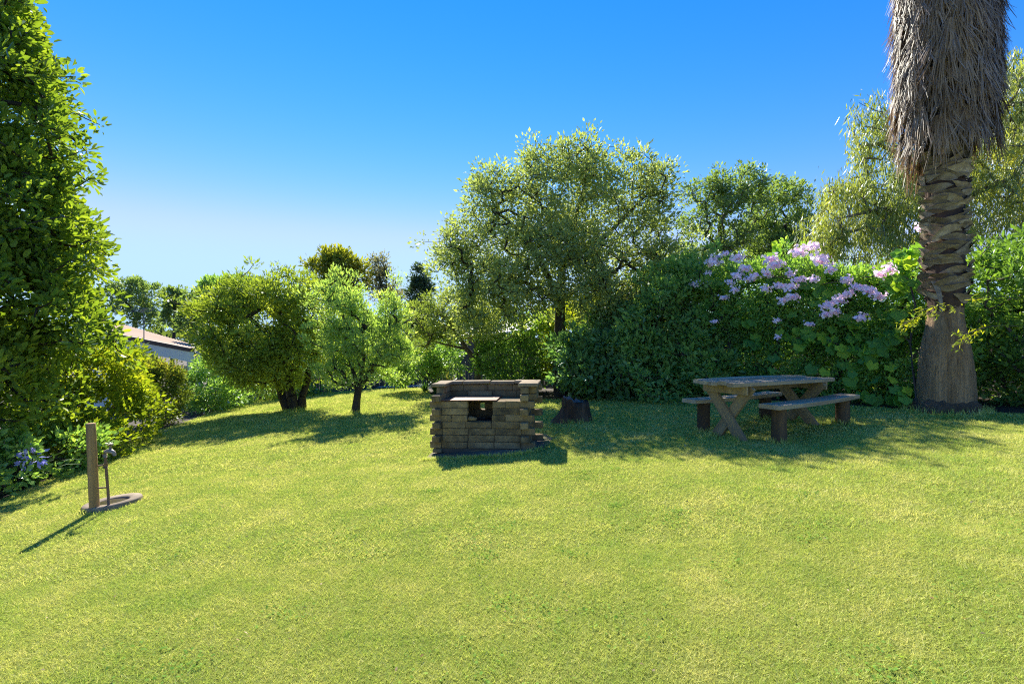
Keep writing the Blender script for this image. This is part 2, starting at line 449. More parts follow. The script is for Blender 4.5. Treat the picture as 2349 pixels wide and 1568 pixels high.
M['grass'] = grass_mat()
M['lawn'] = lawn_mat()

# ================================================================== ground
BORDER_LEFT = [(-3.6, -16), (-4.2, -1), (-4.4, 1.5), (-5.63, 5.3), (-7.3, 9.55), (-8.1, 13), (-8.6, 16.6)]
BORDER_FAR = [(-5.2, 17.6), (-3.0, 17.0), (-2.4, 14.2), (-0.6, 12.3), (0.9, 11.3), (3.04, 10.3), (4.4, 9.3), (5.8, 7.05), (6.75, 6.3), (8.5, 5.3), (11, 4.0), (11, -16)]
POLY = np.array(BORDER_LEFT + BORDER_FAR)

def inside(x, y, P=POLY):
    r = np.zeros(len(x), bool)
    n = len(P); j = n-1
    for i in range(n):
        xi, yi = P[i]; xj, yj = P[j]
        c = ((yi > y) != (yj > y)) & (x < (xj-xi)*(y-yi)/((yj-yi)+1e-12)+xi)
        r ^= c; j = i
    return r

def grid_sheet(xs, ys, dz=0.0):
    X, Y = np.meshgrid(xs, ys)
    Z = g(X, Y)+dz
    V = np.stack([X, Y, Z], -1).reshape(-1, 3)
    nx = len(xs)
    i, j = np.meshgrid(np.arange(nx-1), np.arange(len(ys)-1))
    a = (j*nx+i).ravel()
    F = np.stack([a, a+1, a+nx+1, a+nx], 1)
    return V, F

xs = np.concatenate([[-700, -300, -120, -60, -35], np.arange(-24, 18.01, .4), [26, 40, 80, 200, 500]])
ys = np.concatenate([[-60, -20, -10], np.arange(-5, 26.01, .4), [32, 45, 70, 120, 250, 600, 1200]])
V, F = grid_sheet(xs, ys)
o = link('ground', np_mesh('ground', V, F, smooth=True), M['soil']); tag(o, kind='structure')
V, F = grid_sheet(np.arange(-9, 11.01, .1), np.concatenate([np.arange(-16, -2, 1.0), np.arange(-2, 18.01, .1)]), .006)
C = V[F].mean(1)
k = inside(C[:, 0], C[:, 1])
o = link('lawn', np_mesh('lawn', V, F[k], smooth=True), M['lawn']); tag(o, kind='structure')
# pale gravel path beyond the lawn
px_ = np.arange(-5.0, -1.6, .2)
V = []; F = []
for i, x in enumerate(px_):
    for q in (0, 1, 2):
        y = 17.3-0.25*(x+3.2)+q*.35
        V.append((x, y, gz(x, y)+.03))
    if i: b = (i-1)*3; F += [(b, b+3, b+4, b+1), (b+1, b+4, b+5, b+2)]
o = link('path', np_mesh('path', np.array(V), np.array(F)), M['path']); tag(o, kind='structure')

# grass blades
rng = np.random.default_rng(11)
def blades(y0, y1, xm, dens, hh, ww):
    n = int(2*xm*(y1-y0)*dens)
    x = rng.uniform(-xm, xm, n); y = rng.uniform(y0, y1, n)
    lim = 1.22*y+.9
    k = (np.abs(x) < lim) & inside(x, y)
    # keep out of pad and ring
    k &= ~((x > -1.04) & (x < .42) & (y > 5.86) & (y < 6.95) & (y > 5.97-.12*(x+1)))
    k &= ~(((x+4.07)**2+(y-4.93)**2) < .26**2)
    x = x[k]; y = y[k]; n = len(x)
    tuft = .5+.5*np.sin(x*7.1+1.7*np.sin(y*5.3))*np.sin(y*8.3+1.9*np.sin(x*4.7))      # uneven growth
    tuft = .6*tuft+.4*(.5+.5*np.sin(x*23+2*np.sin(y*17))*np.sin(y*21+2*np.sin(x*19)))
    hgt = hh*(.8+.4*tuft)*rng.uniform(.5, 1.35, n); w = ww*rng.uniform(.6, 1.3, n)
    a = rng.uniform(0, 2*math.pi, n); lean = rng.uniform(.3, 1.7, n)*hgt*1.1; la = rng.uniform(0, 2*math.pi, n)
    z = g(x, y)+.004
    dx, dy = np.cos(a)*w/2, np.sin(a)*w/2
    P0 = np.stack([x-dx, y-dy, z], 1); P1 = np.stack([x+dx, y+dy, z], 1)
    P2 = np.stack([x+np.cos(la)*lean, y+np.sin(la)*lean, z+hgt], 1)
    return np.stack([P0, P1, P2], 1).reshape(-1, 3), n
parts = [blades(1.0, 3.2, 4.6, 30000, .019, .0026), blades(3.2, 6.0, 8.0, 11000, .022, .0045),
         blades(6.0, 10.0, 8.6, 3400, .025, .0085), blades(10.0, 17.8, 8.8, 1000, .03, .015)]
def edge_tufts(spots):
    out = []
    for (cx, cy_, r0, r1, cnt, hh) in spots:
        a0 = rng.uniform(0, 6.28, cnt); rr = rng.uniform(r0, r1, cnt)
        x = cx+np.cos(a0)*rr; y = cy_+np.sin(a0)*rr
        hgt = hh*rng.uniform(.4, 1.3, cnt); w = rng.uniform(.003, .006, cnt); a = rng.uniform(0, 6.28, cnt)
        z = g(x, y)+.003; ln = rng.uniform(.1, .8, cnt)*hgt; la = rng.uniform(0, 6.28, cnt)
        out.append(np.stack([np.stack([x-np.cos(a)*w, y-np.sin(a)*w, z], 1), np.stack([x+np.cos(a)*w, y+np.sin(a)*w, z], 1),
                             np.stack([x+np.cos(la)*ln, y+np.sin(la)*ln, z+hgt], 1)], 1).reshape(-1, 3))
    return np.concatenate(out), 0
parts.append(edge_tufts([(3.15, 5.70, .085, .13, 260, .075), (4.43, 6.48, .085, .13, 260, .08), (2.63, 6.64, .085, .13, 260, .075), (3.78, 7.22, .085, .13, 260, .08),
                         (1.05, 8.0, .2, .36, 700, .08), (6.14, 6.85, .34, .5, 900, .09), (-4.07, 4.93, .25, .3, 260, .035), (-4.1, 4.72, .04, .08, 60, .05),
                         (2.74, 5.95, .02, .1, 150, .07), (2.62, 6.3, .02, .1, 150, .07), (4.13, 6.6, .02, .1, 150, .07), (3.92, 6.9, .02, .1, 150, .07),
                         (-3.63, 11.2, .12, .25, 400, .09), (-5.67, 12.6, .15, .4, 700, .09)]))
for ex, ey in zip(np.linspace(-1.1, .36, 24), np.interp(np.linspace(-1.1, .36, 24), [-1.1, -.6, -.1, .16, .36], [6.0, 5.9, 5.83, 5.87, 6.05])):
    parts.append(edge_tufts([(ex, ey, 0, .05, 70, .055)]))
V = np.concatenate([p[0] for p in parts]); n = len(V)//3
F = np.arange(3*n).reshape(-1, 3)
o = link('grass', np_mesh('grass', V, F, var=np.where(rng.uniform(size=n) < .07, rng.uniform(.85, 1, n), rng.beta(1.3, 1.9, n))), M['grass'])
tag(o, 'short sunlit mown grass covering the sloping lawn', 'grass', kind='stuff')

# clover and flat weeds in the turf
rw = np.random.default_rng(17)
px0 = rw.uniform(-7, 8, 170); py0 = 1.6+rw.uniform(0, 1, 170)**1.3*7
k = inside(px0, py0) & ~((px0 > -1.3) & (px0 < .8) & (py0 > 5.4) & (py0 < 7.3)) & (((px0+4.07)**2+(py0-4.93)**2) > .35)
px0 = px0[k]; py0 = py0[k]
wc = np.repeat(np.arange(len(px0)), 60); nw = len(wc)
spread = rw.uniform(.04, .16, len(px0))[wc]
x = px0[wc]+rw.normal(size=nw)*spread; y = py0[wc]+rw.normal(size=nw)*spread*.8
ang = rw.uniform(0, 6.28, nw); sz = rw.uniform(.008, .018, nw)
d = np.stack([np.cos(ang), np.sin(ang), rw.normal(size=nw)*.3], 1); e = np.stack([-np.sin(ang), np.cos(ang), rw.normal(size=nw)*.3], 1)
P = np.stack([x, y, g(x, y)+.012+rw.uniform(0, .012, nw)], 1)
V = np.stack([P-d*sz[:, None]*.6, P+e*sz[:, None]*.5, P+d*sz[:, None]*.6, P-e*sz[:, None]*.5], 1).reshape(-1, 3)
M['clover'] = leaf_mat('clover_leaf', [(0, (.08, .17, .03)), (1, (.2, .28, .06))], trans=.4, gloss=0.0)
o = link('lawn_weeds', np_mesh('lawn_weeds', V, np.arange(4*nw).reshape(-1, 4), rw.uniform(size=nw)), M['clover'])
tag(o, 'patches of small clover leaves in the lawn', 'weeds', kind='stuff')
# fallen leaves and bits of straw
n = 1100
x = rng.uniform(-8, 9, n); y = 1.6+rng.uniform(0, 1, n)**1.4*9
k = inside(x, y) & (np.abs(x) < 1.15*y+.5) & ~((x > -1.1) & (x < .6) & (y > 5.8) & (y < 7.1)) & (((x+4.0)**2+(y-4.9)**2) > .1)
x = x[k]; y = y[k]; n = len(x)
ang = rng.uniform(0, 6.28, n); L_ = rng.uniform(.01, .028, n); W_ = L_*rng.uniform(.15, .5, n)
d = np.stack([np.cos(ang), np.sin(ang), rng.normal(size=n)*.25], 1); sd_ = np.stack([-np.sin(ang), np.cos(ang), rng.normal(size=n)*.25], 1)
P = np.stack([x, y, g(x, y)+.026], 1)
V = np.stack([P-d*L_[:, None]*.5, P+sd_*W_[:, None]*.5, P+d*L_[:, None]*.5, P-sd_*W_[:, None]*.5+np.array([0, 0, .004])], 1).reshape(-1, 3)
M['litter'] = leaf_mat('dry_leaf', [(0, (.12, .08, .04)), (.5, (.28, .2, .11)), (1, (.46, .37, .24))], trans=.2, gloss=0.0, mixn=.05)
o = link('fallen_leaves', np_mesh('fallen_leaves', V, np.arange(4*n).reshape(-1, 4), rng.uniform(size=n)), M['litter'])
tag(o, 'dry fallen leaves and straw bits scattered over the lawn', 'leaves', kind='stuff')

# ================================================================== foliage
def unit(v):
    return v/np.maximum(np.linalg.norm(v, axis=-1, keepdims=True), 1e-9)

def leaf_quads(rng, P, D, Nn, L, W, var, shape='diamond'):
    """one folded leaf at each P pointing along D; returns V,F,var"""
    D = unit(D); Nn = Nn-(Nn*D).sum(-1, keepdims=True)*D; Nn = unit(Nn)
    B = np.cross(D, Nn)
    L = L[:, None]; W = W[:, None]
    n = len(P)
    if shape == 'diamond':
        f = .18*W
        V = np.stack([P, P+D*L*.45+B*W*.5+Nn*f, P+D*L-Nn*f*.6, P+D*L*.45-B*W*.5+Nn*f], 1)
        F = np.arange(4*n).reshape(-1, 4)
        return V.reshape(-1, 3), F, var
    f = .2*W
    V = np.stack([P, P+D*L*.3+B*W*.42+Nn*f, P+D*L*.72+B*W*.46+Nn*f*.8, P+D*L-Nn*f*.9,
                  P+D*L*.72-B*W*.46+Nn*f*.8, P+D*L*.3-B*W*.42+Nn*f], 1)
    b = np.arange(n)[:, None]*6
    F = np.concatenate([b+np.array([[0, 1, 2, 3]]), b+np.array([[0, 3, 4, 5]])], 1).reshape(-1, 4)
    return V.reshape(-1, 3), F, np.repeat(var, 2)

def clumps_in(rng, lobes, n, shell=.55, zmin=None, bump=.16, stray=.04):
    lobes = np.array(lobes, float)
    area = (lobes[:, 3]*lobes[:, 4]+lobes[:, 3]*lobes[:, 5]+lobes[:, 4]*lobes[:, 5])
    out = []; outs = []
    ph = rng.uniform(0, 6.28, (6, 3)); fr = rng.uniform(2.0, 4.6, (6, 3))
    tries = 0
    while len(out) < n and tries < n*30:
        tries += 1
        i = rng.choice(len(lobes), p=area/area.sum())
        u = unit(rng.normal(size=3))
        r = shell+(1-shell)*rng.uniform()**.6
        nz = np.mean([math.sin(float(np.dot(fr[k], u))+ph[k, 0]) for k in range(6)])
        r *= 1+bump*nz*2.4
        if rng.uniform() < stray: r *= rng.uniform(1.08, 1.34)        # stray shoots
        p = lobes[i, :3]+u*r*lobes[i, 3:]
        if zmin is not None and p[2] < zmin: continue
        bad = False
        for j in range(len(lobes)):
            if j != i and np.linalg.norm((p-lobes[j, :3])/lobes[j, 3:]) < shell*.8: bad = True; break
        if bad: continue
        out.append(p); outs.append(unit(u/lobes[i, 3:]))
    return np.array(out), np.array(outs)

KPER = 2.1
KLEAF = 1.15
def make_leaves(rng, C, O, per, cs, L, W, droop=0.0, up=.25, hang=False, shape='diamond', outw=.5, flat=.75):
    per = int(per*KPER); L = L*KLEAF; W = W*KLEAF
    n = len(C)*per
    ci = np.repeat(np.arange(len(C)), per)
    szc = cs*.86*rng.uniform(.6, 1.35, len(C))[ci][:, None]
    if hang:
        off = rng.normal(size=(n, 3))*np.array([.6, .6, 1.0])*szc
        off[:, 2] -= np.abs(rng.normal(size=n))*szc[:, 0]*.9
        D = rng.normal(size=(n, 3))*.38+np.array([0, 0, -1.0])
        Nn = rng.normal(size=(n, 3))
    else:
        d = unit(rng.normal(size=(n, 3)))
        off = d*(rng.uniform(size=(n, 1))**.5)*1.5*szc*np.array([1, 1, flat])
        D = d*.7+O[ci]*outw+rng.normal(size=(n, 3))*.35+np.array([0, 0, up-droop])
        Nn = rng.normal(size=(n, 3))*.75+np.array([0, 0, .7])+O[ci]*.35
    P = C[ci]+off
    sc_ = rng.uniform(.55, 1.3, n); LL = L*sc_*rng.uniform(.85, 1.1, n); WW = W*sc_*rng.uniform(.8, 1.15, n)
    var = np.clip(rng.beta(2, 2, n)*.75+rng.uniform(0, .25, len(C))[ci], 0, 1)
    return leaf_quads(rng, P, D, Nn, LL, WW, var, shape)

def tube_edges(P0, P1, R0, R1, n=5):
    d = unit(P1-P0)
    ref = np.where(np.abs(d[:, 2:3]) < .9, np.array([[0, 0, 1.0]]), np.array([[1.0, 0, 0]]))
    a = unit(np.cross(d, ref)); b = np.cross(d, a)
    t = np.arange(n)*2*math.pi/n
    ring = a[:, None, :]*np.cos(t)[None, :, None]+b[:, None, :]*np.sin(t)[None, :, None]
    V = np.stack([P0[:, None]+ring*R0[:, None, None], P1[:, None]+ring*R1[:, None, None]], 1)  # E,2,n,3
    E = len(P0)
    base = (np.arange(E)*2*n)[:, None]
    k = np.arange(n); k2 = (k+1) % n
    q = np.stack([k, k2, k2+n, k+n], 1)
    F = (base[:, :, None]+q[None]).reshape(-1, 4)
    return V.reshape(-1, 3), F

def skeleton(rng, stems, C, r_tip=.006, power=.45, sag=.1):
    """stems: list of polylines [(x,y,z,r)..]; every clump is reached from its nearest neighbour"""
    nodes = []; par = []; fixed = []
    for st in stems:
        prev = -1
        for (x, y, z, r) in st:
            nodes.append(np.array([x, y, z])); par.append(prev); fixed.append(r); prev = len(nodes)-1
    nstem = len(nodes)
    top = np.array([s[-1][:3] for s in stems])
    d0 = np.min(np.linalg.norm(C[:, None]-top[None], axis=2), 1)
    A = np.array(nodes)
    for i in np.argsort(d0):
        c = C[i]
        arr = np.array(nodes)
        dv = c-arr
        dist = np.linalg.norm(dv, axis=1)
        cost = dist*(1+.35*np.clip(-dv[:, 2]/np.maximum(dist, 1e-6), 0, 1))
        cost[:nstem] *= .92
        j = int(np.argmin(cost))
        mid = (arr[j]+c)/2+rng.normal(size=3)*dist[j]*.04+np.array([0, 0, -sag*dist[j]*.2])
        nodes.append(mid); par.append(j); fixed.append(None)
        nodes.append(c); par.append(len(nodes)-2); fixed.append(None)
    n = len(nodes); cnt = np.ones(n)
    for i in range(n-1, -1, -1):
        if par[i] >= 0 and i >= nstem: cnt[par[i]] += cnt[i]
    rad = np.array([fixed[i] if fixed[i] is not None else r_tip*cnt[i]**power for i in range(n)])
    A = np.array(nodes)
    e = [i for i in range(n) if par[i] >= 0]
    p = np.array([par[i] for i in e]); e = np.array(e)
    R0 = np.minimum(rad[p], rad[e]*1.6)
    st = e < nstem; R0[st] = rad[p][st]
    return A[p], A[e], R0, rad[e]

def plant(name, label, cat, base, stems, lobes, ncl, per, cs, leaf, lmat, bmat, seed, group=None, shell=.55, zmin=None,
          trunk_name='trunk', crown_name='crown', r_tip=.006, sides=6, bump=.16, stray=.04, **kw):
    rng = np.random.default_rng(seed)
    base = np.array(base, float)
    root = tag(empty(name, base), label, cat, group)
    C, O = clumps_in(rng, lobes, ncl, shell, zmin, bump, stray)
    V, F, var = make_leaves(rng, C, O, per, cs, leaf[0], leaf[1], **kw)
    crown = link(crown_name, np_mesh(crown_name, V-base, F, var), M[lmat], root)
    P0, P1, R0, R1 = skeleton(rng, stems, C, r_tip)
    V, F = tube_edges(P0, P1, R0, R1, sides)
    link(trunk_name, np_mesh(trunk_name, V-base, F, smooth=True), M[bmat], root)
    return root, crown, C, O

def stem(p0, p1, r0, r1, rng, k=5, wob=.04):
    """a wobbly tapered stem"""
    p0 = np.array(p0, float); p1 = np.array(p1, float)
    out = []
    for i in range(k):
        t = i/(k-1)
        p = p0+(p1-p0)*t
        if 0 < i < k-1: p = p+rng.normal(size=3)*wob
        r = r0+(r1-r0)*t
        if i == 0: r *= 1.35
        out.append((*p, r))
    return out

def lobe(px, py, Y, rx, rz, ry=None):
    """ellipsoid lobe by view direction at its own depth; radii in metres"""
    p = at(px, py, Y)
    return (p[0], p[1], p[2], rx, ry or rx, rz)

def ground_pt(x, y, dz=-.03):
    return (x, y, gz(x, y)+dz)

def w(pxw, Y): return pxw/FPX*Y

rs = np.random.default_rng(5)

# ---- tall pittosporum by the tap (left)
b = ground_pt(-7.3, 6.3)
lob = [(-7.25, 6.2, .95, 1.35, 1.2, .85), (-7.35, 6.3, 2.0, 1.7, 1.5, 1.1), (-7.3, 6.2, 3.3, 1.62, 1.5, 1.2), (-7.35, 6.2, 4.6, 1.45, 1.35, 1.2),
       (-7.4, 6.2, 5.7, 1.12, 1.1, 1.1), (-7.45, 6.2, 6.7, .8, .8, .9), (-6.9, 5.4, 2.35, 1.1, .95, .8), (-6.55, 6.4, 2.0, .8, .9, .8),
       (-7.3, 5.3, 3.9, 1.0, .8, .9), (-7.2, 5.3, 1.2, 1.2, .8, .75), (-8.3, 6.4, 1.4, 1.3, 1.2, 1.4), (-8.4, 6.4, 3.6, 1.2, 1.2, 1.3), (-7.35, 6.3, 5.4, 1.15, 1.1, 1.1), (-7.6, 6.3, 6.6, .9, .9, .9), (-7.0, 6.4, 3.0, 1.12, 1.2, 1.0)]
root, crown, C, O = plant('pittosporum_tree', 'tall dense broad-leaved tree with glossy yellow-green leaves towering behind the tap post', 'tree', b,
      [stem(b, (-7.3, 6.3, 3.0), .14, .08, rs), stem((-7.3, 6.3, 3.0), (-7.4, 6.2, 6.3), .08, .02, rs)],
      lob, 3800, 13, .13, (.09, .042), 'pitto', 'dark_bark', 21, shell=.6, up=.45, shape='oval', outw=.35, bump=.33, flat=1.0)
crown['kind'] = 'stuff'
# the largest leaves of the crown, one by one
rng = np.random.default_rng(22)
lm = []
for q in range(3):
    Lf = .125+.015*q
    V, F, _ = leaf_quads(rng, np.zeros((1, 3)), np.array([[1.0, 0, 0]]), np.array([[0, 0, 1.0]]), np.array([Lf]), np.array([Lf*.42]), np.zeros(1), 'oval')
    lm.append(np_mesh('leaf', V, F, var=np.full(2, .45+.2*q)))
    lm[-1].materials.append(M['pitto'])
front = [i for i in range(len(C)) if O[i][1] < .1 and O[i][0] > -.3 and C[i][2] < 6]
for q in range(300):
    i = front[int(rng.integers(len(front)))]
    d = unit(O[i]*.4+rng.normal(size=3)*.6+np.array([0, 0, .45]))
    p = C[i]+O[i]*rng.uniform(.04, .14)+d*.05
    o = link('leaf', lm[q % 3], None, crown)
    nrm = unit(rng.normal(size=3)*.4+np.array([0, 0, 1.0])); nrm = unit(nrm-d*np.dot(nrm, d)); bb = np.cross(nrm, d)
    o.matrix_local = Matrix(((d[0], bb[0], nrm[0], p[0]-b[0]), (d[1], bb[1], nrm[1], p[1]-b[1]), (d[2], bb[2], nrm[2], p[2]-b[2]), (0, 0, 0, 1)))

# ---- shrubs of the left border
def shrub(name, label, base, lobes, ncl, per, cs, leaf, lmat, seed, group=None, nst=4, **kw):
    rr = np.random.default_rng(seed+900)
    base = np.array(base); st = []
    L0 = lobes[0]
    for q in range(nst):
        a = 2*math.pi*q/nst+rr.uniform(0, 1)
        st.append(stem(base+np.array([.07*math.cos(a), .07*math.sin(a), 0]), (L0[0]+L0[3]*.45*math.cos(a), L0[1]+L0[4]*.45*math.sin(a), L0[2]), .028, .012, rr))
    return plant(name, label, 'shrub', base, st, lobes, ncl, per, cs, leaf, lmat, kw.pop('bark', 'bark'), seed, group, trunk_name='stems', crown_name='foliage', r_tip=.004, sides=5, **kw)

shrub('leafy_shrub', 'bright yellow-green leafy shrub between the tall broad-leaved tree and the verandah', ground_pt(-7.9, 9.0),
      [(-7.7, 8.7, .55, 1.15, 1.0, 1.05), (-7.0, 8.2, .1, .75, .8, .75), (-8.0, 9.2, .85, .8, .8, .55), (-7.2, 8.3, .7, .7, .7, .7), (-6.55, 7.4, -.15, .6, .7, .5)], 330, 26, .17, (.075, .045), 'yellow_shrub', 31, shell=.66, zmin=-.5, bump=.3, stray=.1)
shrub('low_dark_shrub', 'low dark leafy shrub at the foot of the tall broad-leaved tree', ground_pt(-6.6, 6.4),
      [(-6.5, 6.5, -.05, .75, .8, .5), (-6.2, 5.5, -.05, .6, .7, .42), (-6.4, 4.4, -.1, .6, .7, .42)], 170, 24, .15, (.075, .045), 'dark_shrub', 32, shell=.6, zmin=-.4)
shrub('plumbago_shrub', 'rounded shrub with orange-tipped new growth in front of the verandah post', ground_pt(-8.2, 11.3),
      [(-8.2, 11.2, .2, .5, .6, .75), (-8.65, 11.4, .5, .55, .6, .6), (-8.3, 11.0, .65, .36, .4, .36)], 170, 26, .15, (.07, .035), 'plumbago', 33, shell=.65, zmin=-.45)
shrub('dark_border_shrub', 'dark low shrub beside the pale verandah post', ground_pt(-8.6, 14.0),
      [(-8.7, 14.2, .05, .85, .8, .75), (-8.2, 13.5, -.1, .5, .6, .5), (-9.3, 14.4, .15, .6, .6, .6)], 150, 24, .18, (.09, .05), 'dark_shrub', 34, shell=.6)
shrub('dark_border_shrub', 'dark bluish shrub under the left side of the rounded bottlebrush tree', ground_pt(-8.4, 16.3),
      [(-8.3, 16.2, .1, 1.0, .8, .8), (-7.2, 16.9, .1, .8, .7, .75)], 150, 24, .18, (.09, .05), 'dark_shrub', 35, shell=.6)

# ---- bottlebrush tree
def P3(px, py, Y): return tuple(at(px, py, Y))
Yb = 12.6
bx, by = (675-1174)/FPX*Yb, Yb
b = ground_pt(bx, by)
st = [stem((bx-.1, by, b[2]), (bx-.75, by+.1, 1.0), .13, .08, rs), stem((bx+.02, by-.05, b[2]), (bx-.1, by-.1, 1.3), .12, .08, rs), stem((bx+.16, by+.05, b[2]), (bx+.5, by+.1, 1.1), .1, .06, rs)]
plant('bottlebrush_tree', 'rounded dense bottlebrush tree with three dark stems and a few orange-red tips', 'tree', b, st,
      [lobe(590, 745, Yb, 1.45, 1.1, 1.4), lobe(532, 775, Yb, .55, .7), lobe(556, 695, Yb, .72, .6), lobe(635, 685, Yb, 1.0, .7), lobe(700, 720, Yb, .75, .85), lobe(665, 800, Yb-.2, .85, .65), lobe(575, 825, Yb-.3, .9, .5), lobe(690, 850, Yb, .5, .4), lobe(615, 858, Yb-.3, .75, .32), lobe(545, 835, Yb-.1, .5, .4)],
      600, 30, .2, (.1, .036), 'bottlebrush', 'dark_bark', 41, shell=.5, bump=.33, stray=.08)

# ---- fruit tree
Yb = 11.2
bx = (815-1174)/FPX*Yb
b = ground_pt(bx, Yb)
f1 = at(822, 890, Yb)
st = [[(*b, .15), (bx+.01, Yb, b[2]+.1, .1), (bx+.03, Yb, b[2]+.3, .085), (*f1, .08)],
      [(*f1, .08), (*at(850, 850, Yb), .06), (*at(880, 800, Yb), .04), (*at(895, 740, Yb), .02)],
      [(*f1, .06), (*at(806, 840, Yb), .045), (*at(795, 780, Yb+.1), .035), (*at(785, 700, Yb+.1), .015)],
      [(*f1, .05), (*at(835, 820, Yb-.2), .035), (*at(830, 740, Yb-.2), .015)]]
plant('fruit_tree', 'small light green fruit tree with a dark leaning trunk standing in the lawn', 'tree', b, st,
      [lobe(785, 735, Yb, .75, .95), lobe(775, 800, Yb, .55, .55), lobe(888, 765, Yb, .5, .85), lobe(835, 790, Yb-.2, .7, .75), lobe(780, 680, Yb, .5, .5), lobe(900, 710, Yb, .4, .5), lobe(800, 850, Yb-.1, .45, .35), lobe(765, 850, Yb, .42, .38), lobe(862, 838, Yb+.2, .45, .35), lobe(915, 815, Yb, .35, .45)],
      430, 26, .15, (.072, .028), 'fruit', 'dark_bark', 42, shell=.4, up=.9, bump=.34, stray=.12)

# ---- small pale tree behind the barbecue
Yb = 13.4
bx = (1097-1174)/FPX*Yb
b = ground_pt(bx, Yb)
st = [[(*b, .13), (*at(1094, 830, Yb), .1), (*at(1070, 800, Yb), .07), (*at(1045, 760, Yb), .045), (*at(1020, 720, Yb), .02)],
      [(*at(1094, 830, Yb), .07), (*at(1090, 780, Yb), .05), (*at(1095, 720, Yb), .03), (*at(1090, 680, Yb), .015)],
      [(*at(1070, 800, Yb), .05), (*at(1020, 790, Yb), .03), (*at(985, 780, Yb), .015)]]
plant('small_spreading_tree', 'small pale-leaved multi-branched tree behind the block barbecue', 'tree', b, st,
      [lobe(1030, 700, Yb, .75, .5), lobe(980, 735, Yb, .6, .6), lobe(1095, 690, Yb, .6, .45), lobe(1045, 760, Yb, .8, .4), lobe(960, 780, Yb, .4, .4), lobe(1120, 740, Yb, .4, .4)],
      260, 22, .17, (.075, .028), 'small_tree', 'bark', 43, shell=.35, bump=.25)

# ---- big tree
Yb = 11.9
bx = (1288-1174)/FPX*Yb
b = ground_pt(bx, Yb)
f1 = at(1284, 690, Yb); f2 = at(1290, 600, Yb)
st = [[(*b, .22), (*at(1282, 850, Yb), .17), (*at(1284, 770, Yb), .15), (*f1, .13), (*f2, .1), (*at(1315, 520, Yb), .07), (*at(1340, 430, Yb), .04), (*at(1350, 340, Yb), .015)],
      [(*f1, .09), (*at(1240, 600, Yb), .07), (*at(1195, 530, Yb), .05), (*at(1130, 480, Yb), .025)],
      [(*f2, .08), (*at(1255, 500, Yb+.3), .05), (*at(1215, 420, Yb+.3), .025)],
      [(*f2, .08), (*at(1370, 560, Yb-.2), .06), (*at(1440, 490, Yb), .04), (*at(1500, 430, Yb), .02)],
      [(*f1, .08), (*at(1360, 640, Yb), .05), (*at(1430, 610, Yb), .035), (*at(1490, 580, Yb), .02)],
      [(*f1, .07), (*at(1210, 650, Yb-.4), .05), (*at(1130, 620, Yb-.4), .03), (*at(1060, 600, Yb-.4), .015)]]
plant('spreading_shade_tree', 'large spreading olive-green tree with a dark trunk rising behind the block barbecue', 'tree', b, st,
      [lobe(1290, 430, Yb, 1.3, 1.0), lobe(1350, 365, Yb, .75, .62), lobe(1230, 375, Yb, .55, .5), lobe(1145, 450, Yb, 1.0, .75), lobe(1120, 410, Yb, .4, .4), lobe(1430, 450, Yb, 1.1, .9), lobe(1510, 420, Yb, .5, .55),
       lobe(1100, 560, Yb, 1.1, .9), lobe(1045, 590, Yb, .6, .75), lobe(1230, 560, Yb, 1.4, .9), lobe(1400, 580, Yb, 1.4, .85), lobe(1500, 540, Yb, .8, .85), lobe(1120, 670, Yb-.3, .9, .55), lobe(1210, 690, Yb-.3, .8, .5), lobe(1420, 680, Yb, 1.1, .5), lobe(1510, 640, Yb, .6, .6), lobe(1060, 690, Yb-.2, .6, .55), lobe(1180, 640, Yb-.9, .8, .5), lobe(1330, 650, Yb-.8, .8, .5), lobe(1150, 730, Yb-.2, .7, .35), lobe(1090, 740, Yb-.2, .5, .4), lobe(1400, 715, Yb-.5, .9, .4), lobe(1480, 690, Yb-.3, .7, .5), lobe(1290, 560, Yb-.8, 1.0, .6)],
      1800, 18, .22, (.084, .041), 'olive', 'dark_bark', 44, shell=.25, bump=.22, r_tip=.004, stray=.07)

# ---- background trees
def bgtree(name, label, px, py0, Y, lobes, ncl, per, cs, leaf, lmat, seed, group=None, r=.12, topy=None, **kw):
    X = (px-1174)/FPX*Y
    b = ground_pt(X, Y)
    L = [lobe(*q) if len(q) >= 5 else q for q in lobes]
    t = at(px+8, topy or (lobes[0][1]), Y)
    return plant(name, label, 'tree', b, [stem(b, t, r, r*.4, np.random.default_rng(seed), 6, .06)], L, ncl, per, cs, leaf, lmat, kw.pop('bark', 'dark_bark'), seed, group, **kw)

bgtree('gum_tree', 'far flat-topped tree with gnarled limbs behind the cream roof', 305, 0, 30,
       [(305, 700, 30, 1.3, .5), (295, 655, 30, .9, .5), (340, 670, 30, .8, .45), (355, 710, 30, .55, .5), (265, 680, 30, .7, .45), (330, 735, 30, .8, .4)], 130, 17, .26, (.2, .09), 'bgtree', 51, r=.25, topy=720, shell=.5)
bgtree('poplar_tree', 'slim upright poplar beside the far flat-topped tree', 394, 0, 27,
       [(392, 700, 27, .35, 1.2), (408, 690, 27, .22, 1.0), (384, 720, 27, .25, .7)], 70, 14, .2, (.17, .1), 'bgtree', 52, shell=.3, topy=670)
bgtree('poplar_tree', 'loose green tree between the slim poplar and the rounded bottlebrush tree', 440, 0, 25,
       [(440, 715, 25, .5, 1.0), (465, 700, 25, .5, .9), (425, 740, 25, .4, .6)], 90, 14, .2, (.16, .09), 'bgtree', 53, shell=.4, topy=690)
bgtree('evergreen_tree', 'dark evergreen crown rising behind the left of the rounded bottlebrush tree', 525, 0, 20,
       [(520, 690, 20, 1.0, .9), (505, 665, 20, .6, .6), (560, 680, 20, .9, .7)], 130, 30, .26, (.15, .07), 'dark_shrub', 54, shell=.6)
